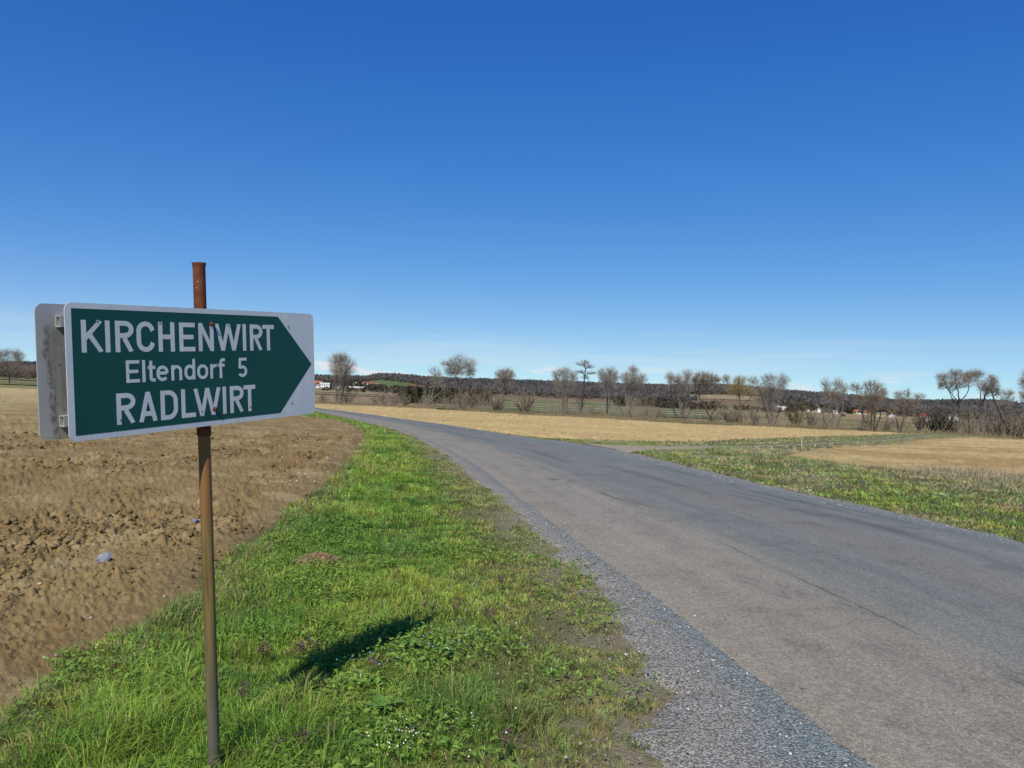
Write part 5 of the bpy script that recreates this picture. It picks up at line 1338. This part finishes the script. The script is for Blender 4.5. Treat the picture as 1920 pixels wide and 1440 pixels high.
def litter():
    t = NT('clear_plastic'); t.color((.30, .28, .25)); t.rough(.35); t.bsdf.inputs['Transmission Weight'].default_value = .35; M['clear_plastic'] = t.m
    x, y = -3.44, 6.33; dd = sdist(FIELD_L, np.array([x]), np.array([y]))
    zz = float(terr(x, y) + h_left(np.array([x]), np.array([y]), dd)[0])
    e = tag(empty('plastic_lid', (x, y, zz + .025)), 'round clear plastic lid half buried in the ploughed soil', 'litter')  # this is a discarded lid, a disc with a rim
    e.rotation_euler = (R(38), R(-12), R(-10))
    b = MB(); b.lathe([(.001, .004), (.050, .004), (.052, .010), (.058, .012), (.062, .010), (.066, .0), (.069, -.016), (.067, -.018), (.063, -.001), (.058, .008), (.050, 0), (.001, 0)], 36); b.build('disc', M['clear_plastic'], e, True)
    b = MB(); b.lathe([(.0665, -.004), (.0705, -.006), (.0705, -.010), (.0665, -.012)], 36, False); b.build('rim', M['clear_plastic'], e, True)
    simple('blue_plastic', (.12, .20, .45), .35, .2)
    x, y = -3.38, 8.13; dd = sdist(FIELD_L, np.array([x]), np.array([y])); zz = float(terr(x, y) + h_left(np.array([x]), np.array([y]), dd)[0])
    b = MB(); rg = np.random.default_rng(3)
    vs = [(-.05 + .1 * i / 4, -.02 + .04 * j / 3, .02 + .03 * rg.random()) for i in range(5) for j in range(4)]
    b.add(vs, [(i * 4 + j, (i + 1) * 4 + j, (i + 1) * 4 + j + 1, i * 4 + j + 1) for i in range(4) for j in range(3)])
    o = b.build('plastic_scrap', M['blue_plastic']); o.location = (x, y, zz + .01)
    sol = o.modifiers.new('thickness', 'SOLIDIFY'); sol.thickness = .002
    tag(o, 'crumpled scrap of blue plastic on the ploughed field behind the post', 'litter')
    simple('stake_white', (.72, .72, .70), .6, .1)
    x, y = 13.58, 34.46; e = tag(empty('marker_stake', (x, y, float(terr(x, y)))), 'thin white marker stake in the grass beside the farm track', 'stake')
    b = MB(); b.lathe([(.010, -.2), (.010, .44), (.007, .45)], 8); b.build('rod', M['stake_white'], e); b = MB(); b.lathe([(.013, .42), (.013, .45), (.006, .46)], 8); b.build('cap', M['stake_white'], e)
    x, y = 5.65, 13.9
    b = MB(); b.box(-.03, .03, -.02, .02, 0, .008); b.box(-.015, .025, -.018, .01, .008, .014)
    o = b.build('paper_scrap', M['stake_white']); o.location = (x, y, float(terr(x, y)) + .012); o.rotation_euler = (0, .1, .5)
    tag(o, 'small white paper scrap on the right gravel edge', 'litter')
litter()

# ------------------------------------------------------------------ the sign
def sign():
    # frame of the panel: x along the writing, y up the panel, z out of its face
    e1 = Vector((0.46442723, 0.88226557, 0.07690781)); e2 = Vector((-0.04487908, -0.0632836, 0.99698598)); n = e1.cross(e2)
    c = Vector((-1.19826, 2.95, 1.66028))
    W, H_ = .5805, .2320
    base = c - n * .0575 - e2 * 1.668
    root = bpy.data.objects.new('direction_sign', None); coll.objects.link(root); root.empty_display_size = .2
    mw = Matrix((e1, e2, n)).transposed().to_4x4(); mw.translation = base; root.matrix_world = mw
    tag(root, 'green and white double-sided arrow signpost reading KIRCHENWIRT on a rusty leaning pole', 'sign')
    OY, OZ = 1.668, .0575            # panel centre in the root frame
    # materials ---------------------------------------------------------------
    t = NT('sign_white'); nz = t.noise(6., 5, .6); dust = t.noise(1., 6, .65, None, (22., 2.5, 1)); t.color(t.mix(t.rng(dust, .50, .75, 0, .30), t.mix(t.rng(nz, .3, .75), (.53, .56, .585), (.60, .62, .64)), (.40, .39, .35))); t.rough(.42); t.bsdf.inputs['Specular IOR Level'].default_value = .4; M['sign_white'] = t.m
    t = NT('sign_green'); nz = t.noise(5., 5, .6); dust = t.noise(1., 6, .65, None, (28., 3., 1)); t.color(t.mix(t.rng(dust, .52, .78, 0, .05), t.mix(t.rng(nz, .3, .75), (.0012, .058, .045), (.0020, .068, .053)), (.20, .21, .19))); t.rough(t.rng(t.noise(18., 5, .7), .3, .7, .34, .5)); t.bsdf.inputs['Specular IOR Level'].default_value = .35; M['sign_green'] = t.m
    t = NT('raw_aluminium_back')
    s = t.sep(t.tc.outputs['Object']); x_, y_ = s[0], s[1]
    streaks = t.noise(1., 5, .65, None, (70., 3.5, 1)); blot = t.noise(34., 5, .7); edge = t.noise(9., 4, .6)
    xx = t.math('ADD', x_, t.math('MULTIPLY', t.math('SUBTRACT', edge, .5), .05))
    xx = t.math('ADD', xx, t.math('MULTIPLY', t.math('SUBTRACT', y_, OY), .05))
    dirt = t.math('MULTIPLY', t.rng(xx, -.553, -.532), t.rng(y_, OY + .19, OY + .12))
    line = t.math('MULTIPLY', t.math('MULTIPLY', t.rng(xx, -.556, -.546), t.rng(xx, -.527, -.537)), t.rng(y_, OY + .18, OY + .13))
    cc = t.mix(t.noise(3., 4, .5), (.36, .365, .36), (.44, .445, .44))
    cc = t.mix(t.math('MULTIPLY', dirt, t.rng(streaks, .25, .65, .45, .95)), cc, t.mix(blot, (.18, .175, .135), (.33, .32, .27)))
    cc = t.mix(t.math('MULTIPLY', line, t.rng(blot, .42, .58, 0, .6)), cc, (.06, .058, .045))
    cc = t.mix(t.math('MULTIPLY', dirt, t.rng(t.noise(60., 3, .6), .60, .68, 0, .85)), cc, (.075, .07, .055))
    t.color(cc); t.rough(.55); M['sign_back'] = t.m
    t = NT('galvanised_profile'); t.color(t.mix(t.noise(20., 4, .6), (.42, .41, .38), (.58, .58, .55))); t.rough(.5); t.bsdf.inputs['Metallic'].default_value = .25; M['profile'] = t.m
    def rust(t, scale=30.):
        a, b = t.noise(scale, 6, .7), t.noise(scale * 4, 4, .7)
        c_ = t.mix(t.rng(a, .3, .7), (.085, .030, .016), (.19, .062, .028))
        return t.mix(t.rng(b, .55, .75, 0, .6), c_, (.06, .024, .015)), b
    t = NT('rusted_iron'); c_, b_ = rust(t); fl = t.math('MULTIPLY', t.rng(t.noise(85., 3, .6), .60, .66), t.math('MULTIPLY', t.rng(t.sep(t.tc.outputs['Object'])[1], 1.98, 1.995), t.rng(t.sep(t.tc.outputs['Object'])[1], 2.03, 2.015)))
    t.color(t.mix(fl, c_, (.5, .42, .36))); t.rough(.9); t.bump(b_, .4, .003); M['rust'] = t.m
    t = NT('rust_stained_pole')
    y_ = t.sep(t.tc.outputs['Object'])[1]; c_, b_ = rust(t, 18.)
    drip = t.noise(1., 5, .6, None, (60., 2.2, 60.)); speck = t.noise(140., 3, .6)
    zinc = t.mix(t.noise(25., 4, .6), (.085, .080, .058), (.130, .122, .095)); ochre = t.mix(t.rng(drip, .35, .65), (.085, .062, .022), (.205, .148, .048)); orange = t.mix(drip, (.185, .085, .032), (.23, .125, .045))
    cc = t.mix(t.rng(t.math('ADD', y_, t.math('MULTIPLY', drip, .5)), .25, 1.05), zinc, ochre)
    cc = t.mix(t.rng(t.math('ADD', y_, t.math('MULTIPLY', drip, .3)), 1.02, 1.35), cc, orange)
    cc = t.mix(t.rng(t.math('ADD', y_, t.math('MULTIPLY', drip, .02)), 1.40, 1.42), cc, c_)
    cc = t.mix(t.rng(speck, .60, .72, 0, .35), cc, t.mix(1., cc, (.45, .42, .4), 'MULTIPLY'))
    t.color(cc); t.rough(.62); t.bump(speck, .25, .002); M['pole'] = t.m
    simple('rivet_steel', (.34, .34, .33), .45, .3, 60., .6)
    # pole --------------------------------------------------------------------
    def ytube(name, mat, prof, parent=root, seg=28, loc=(0, 0, 0), cap=True):
        b = MB(); b.lathe(prof, seg, cap); b.v = [(p[0], p[2], -p[1]) for p in b.v]
        o = b.build(name, mat, parent, True); o.location = loc; return o
    ro, ri = .0238, .0205
    ytube('pole', M['pole'], [(ro, -.35), (ro, .4), (ro, .9), (ro, OY - .245)])
    top = OY + .417
    ytube('upper_pole', M['rust'], [(ri, OY + .2), (ri, top - .002), (ri + .001, top), (.0262, top + .001), (.0268, top - .004), (.0245, top - .012), (ro, top - .02), (ro, OY - .1), (ro, OY - .245)], cap=False)
    col_ = ytube('collar', M['rust'], [(ro, OY - .277), (.0268, OY - .276), (.0270, OY - .24), (.0266, OY - .231), (ro, OY - .230)])
    b = MB(); b.lathe([(.005, 0), (.0055, .006), (.003, .009)], 8); o = b.build('set_screw', M['rust'], col_, True); o.matrix_local = Matrix.Translation((-.026, OY - .258, .006)) @ Matrix.Rotation(R(-90), 4, 'Y')
    # panels ------------------------------------------------------------------
    def rrect(w, h, r, m_=7):
        out = []
        for (cx, cy, a0) in ((w - r, h - r, 0), (-w + r, h - r, 90), (-w + r, -h + r, 180), (w - r, -h + r, 270)):
            for i in range(m_): a = R(a0 + 90 * i / (m_ - 1)); out.append((cx + r * math.cos(a), cy + r * math.sin(a)))
        return out
    def at(o, x, y, z_): o.location = (x, OY + y, OZ + z_); return o
    b = MB(); b.prism(rrect(W, H_, .026), -.003, 0); fp = at(b.build('front_panel', M['sign_white'], root), 0, 0, 0)
    b = MB(); b.prism([(-.5585, -.2122), (.359, -.2122), (.5613, 0), (.359, .2126), (-.5585, .2126)], .0001, .0006); b.build('green_field', M['sign_green'], fp)
    t_back = .130
    b = MB(); b.prism(rrect(W, H_, .028), 0, .003); rp = b.build('rear_panel', M['sign_back'], root)
    rp.location = (-.022, 0, OZ - t_back); b_shift = Vector((0, OY, 0))
    rp.data.transform(Matrix.Translation(b_shift))
    # open box profiles: two on each panel
    def profile(x0, x1, yc, z0, z1, h=.038, w=.0022):
        b = MB(); y0, y1 = yc - h / 2, yc + h / 2
        b.box(x0, x1, y0, y0 + w, z0, z1); b.box(x0, x1, y1 - w, y1, z0, z1); b.box(x0, x1, y0 + w, y1 - w, z0, z0 + w); b.box(x0, x1, y0 + w, y1 - w, z1 - w, z1)
        return b
    for yc in (.172, -.170):
        o = profile(-.536, .49, yc, -t_back + .0032, -t_back + .030).build('rail', M['profile'], root); at(o, 0, 0, 0); tag(o, 'open aluminium box rail on the rear panel')
        o = profile(-.50, .49, yc, -.0325, -.0032).build('rail', M['profile'], root); at(o, 0, 0, 0)
    # bolts and rivets ----------------------------------------------------------
    for (x, y) in ((.0013, .1726), (.0046, -.1671)):
        b = MB(); b.lathe([(.0092, .0008), (.0092, .0035), (.0078, .0045), (.0078, .0095), (.0045, .0125), (.001, .0130)], 12); at(b.build('bolt', M['rust'], root, True), x, y, 0)
    for (x, y) in ((-.4709, .1725), (-.2292, .1716), (.0856, .1692), (.4188, .1718), (.43, -.1718), (.1892, -.1722), (-.0548, -.170), (-.3978, -.1739)):
        b = MB(); b.lathe([(.0040, .0012), (.0040, .0018), (.0028, .0026), (.0008, .0029)], 10); at(b.build('rivet', M['rivet_steel'], root, True), x, y, 0)
    # lettering -----------------------------------------------------------------
    def arc(cx, cy, rx, ry, a0, a1, k=14): return [(cx + rx * math.cos(R(a0 + (a1 - a0) * i / k)), cy + ry * math.sin(R(a0 + (a1 - a0) * i / k))) for i in range(k + 1)]
    # strokes in a box 0..w x 0..h measured at the outside of the letter; s = stroke
    def glyph(ch, w, h, s):
        q = s / 2; l, r, b_, t_ = q, w - q, q, h - q
        if ch == 'I' or ch == 'l': return [[(w / 2, 0), (w / 2, h)]]
        if ch == 'K': return [[(l, 0), (l, h)], [(w - q * 1.35, h), (l, h * .40)], [(l + (w - s) * .28, h * .40 + h * .18), (w - q * 1.25, 0)]]
        if ch == 'R': return [[(l, 0), (l, h)], [(l, t_), (w * .52, t_)] + arc(w * .52, h * .72 + q * .1, w * .48 - q, h * .28 - q * 1.1, 90, -90) + [(l, h * .44 + q)], [(w * .48, h * .45), (w - q * 1.2, 0)]]
        if ch == 'C':
            m_ = h / 2; rr_ = w / 2 - q
            return [[(w - q * .9, h * .70)] + arc(w / 2, h - q - rr_, rr_, rr_, 12, 180) + arc(w / 2, q + rr_, rr_, rr_, 180, 348) + [(w - q * .9, h * .30)]]
        if ch == 'H': return [[(l, 0), (l, h)], [(r, 0), (r, h)], [(l, h * .5), (r, h * .5)]]
        if ch == 'E': return [[(l, 0), (l, h)], [(l, t_), (w, t_)], [(l, h * .5), (w * .90, h * .5)], [(l, b_), (w, b_)]]
        if ch == 'N': return [[(l, 0), (l, h)], [(r, 0), (r, h)], [(l, h - q * .5), (r, q * .5)]]
        if ch == 'W': return [[(q * 1.05, h), (w * .29, 0)], [(w * .29, 0), (w * .5, h)], [(w * .5, h), (w * .71, 0)], [(w * .71, 0), (w - q * 1.05, h)]]
        if ch == 'T': return [[(0, t_), (w, t_)], [(w / 2, 0), (w / 2, h)]]
        if ch == 'A': return [[(q * 1.1, 0), (w / 2, h)], [(w / 2, h), (w - q * 1.1, 0)], [(w * .22, h * .27), (w * .78, h * .27)]]
        if ch == 'D': return [[(l, 0), (l, h)], [(l, t_), (w * .45, t_)] + arc(w * .45, t_ - (w * .55 - q), w * .55 - q, w * .55 - q, 90, 0) + arc(w * .45, b_ + (w * .55 - q), w * .55 - q, w * .55 - q, 0, -90) + [(l, b_)]]
        if ch == 'L': return [[(l, 0), (l, h)], [(l, b_), (w, b_)]]
        xh = h * .725; m_ = w / 2
        if ch == 't': return [[(w * .40, h * .96), (w * .40, q + w * .28)] + arc(w * .40 + w * .26, q + w * .26, w * .26, w * .26, 180, 270) + [(w, q)], [(0, xh - q), (w, xh - q)]]
        if ch == 'e':
            rr_ = m_ - q
            return [[(l, xh * .52), (r, xh * .52)], [(r, xh * .52)] + arc(m_, xh - q - rr_, rr_, rr_, 0, 180) + arc(m_, q + rr_, rr_, rr_, 180, 320)]
        if ch == 'n': rr_ = m_ - q; return [[(l, 0), (l, xh)], [(l, xh - q - rr_)] + arc(m_, xh - q - rr_, rr_, rr_, 180, 0) + [(r, 0)]]
        if ch == 'd': rr_ = m_ - q; return [[(r, 0), (r, h)], [(r, xh - q - rr_)] + arc(m_, xh - q - rr_, rr_, rr_, 0, 180) + arc(m_, q + rr_, rr_, rr_, 180, 360) + [(r, xh - q - rr_)]]
        if ch == 'o': rr_ = m_ - q; return [[(r, xh - q - rr_)] + arc(m_, xh - q - rr_, rr_, rr_, 0, 180) + arc(m_, q + rr_, rr_, rr_, 180, 360) + [(r, xh - q - rr_)]]
        if ch == 'r': return [[(l, 0), (l, xh)], [(l, xh * .60)] + arc(w * .85, xh * .60, w * .85 - q, xh * .40 - q, 180, 85)]
        if ch == 'f': return [[(w * .36, 0), (w * .36, h * .78)] + arc(w * .36 + w * .40, h * .78, w * .40, h * .22 - q, 180, 92) + [(w, h - q)], [(0, xh - q), (w * .92, xh - q)]]
        if ch == '5':
            rr_ = w / 2 - q
            return [[(w * .96, t_), (l * 1.6, t_)], [(l * 1.6, h), (l * 1.15, h * .46)], [(l * 1.15, h * .505)] + arc(w * .46, h * .60 - q - rr_ * .95, rr_ * 1.08, rr_ * .95, 100, 0) + arc(w * .46, q + rr_ * .95, rr_ * 1.08, rr_ * .95, 0, -150)]
    def stroke_mesh(b, pts, s, z0, z1):
        P = [Vector((p[0], p[1])) for p in pts]; Q = [P[0]]
        for p in P[1:]:
            if (p - Q[-1]).length > 1e-5: Q.append(p)
        n_ = len(Q); lft = []; rgt = []
        for i in range(n_):
            d0 = (Q[i] - Q[i - 1]).normalized() if i else (Q[1] - Q[0]).normalized()
            d1 = (Q[i + 1] - Q[i]).normalized() if i < n_ - 1 else d0
            tn = (d0 + d1); tn = tn.normalized() if tn.length > 1e-6 else d0
            nn = Vector((-tn.y, tn.x)); k = 1 / max(.35, nn.dot(Vector((-d0.y, d0.x))))
            lft.append(Q[i] + nn * (s / 2 * k)); rgt.append(Q[i] - nn * (s / 2 * k))
        for i in range(n_ - 1):
            a, b2, c2, d = lft[i], lft[i + 1], rgt[i + 1], rgt[i]
            b.add([(v.x, v.y, z0) for v in (a, b2, c2, d)] + [(v.x, v.y, z1) for v in (a, b2, c2, d)], [(7, 6, 5, 4), (0, 1, 5, 4), (2, 3, 7, 6)] + ([(3, 0, 4, 7)] if i == 0 else []) + ([(1, 2, 6, 5)] if i == n_ - 2 else []))
    def clipped(b, y0, y1):
        b.v = [(x, min(max(y, y0), y1), z_) for x, y, z_ in b.v]
    def letter(ch, x0, x1, y0, y1, s):
        b = MB(); w, h = x1 - x0, y1 - y0
        for i, st in enumerate(glyph(ch, w, h, s)):
            stroke_mesh(b, st, s, .0006, .00095 + .00012 * i)
        clipped(b, 0, h) if ch in 'KNWARIHEDLT' else None
        b.v = [(x + x0, y + y0, z_) for x, y, z_ in b.v]
        b.build('letter', M['sign_white'], fp)
    T0, T1 = .0650, .1752
    for ch, a, b2 in (('K', -.5272, -.4475), ('I', -.4435, -.4245), ('R', -.4060, -.3360), ('C', -.3245, -.2520), ('H', -.2362, -.1678), ('E', -.1468, -.0765), ('N', -.0595, .0118), ('W', .0190, .1505), ('I', .1588, .1778), ('R', .1982, .2670), ('T', .2680, .3328)):
        letter(ch, a, b2, T0, T1, .0172)
    for ch, a, b2 in (('R', -.4108, -.3385), ('A', -.3260, -.2505), ('D', -.2362, -.1630), ('L', -.1468, -.0832), ('W', -.0912, .0382), ('I', .0474, .0664), ('R', .0848, .1555), ('T', .1562, .2190)):
        letter(ch, a, b2, -.1902, -.0800, .0172)
    for ch, a, b2 in (('E', -.3700, -.3178), ('l', -.3070, -.2942), ('t', -.2838, -.2538), ('e', -.2488, -.1992), ('n', -.1866, -.1398), ('d', -.1286, -.0800), ('o', -.0706, -.0198), ('r', -.0085, .0270), ('f', .0305, .0640), ('5', .1322, .1776)):
        letter(ch, a, b2, -.0445, .0355, .0118)
sign()
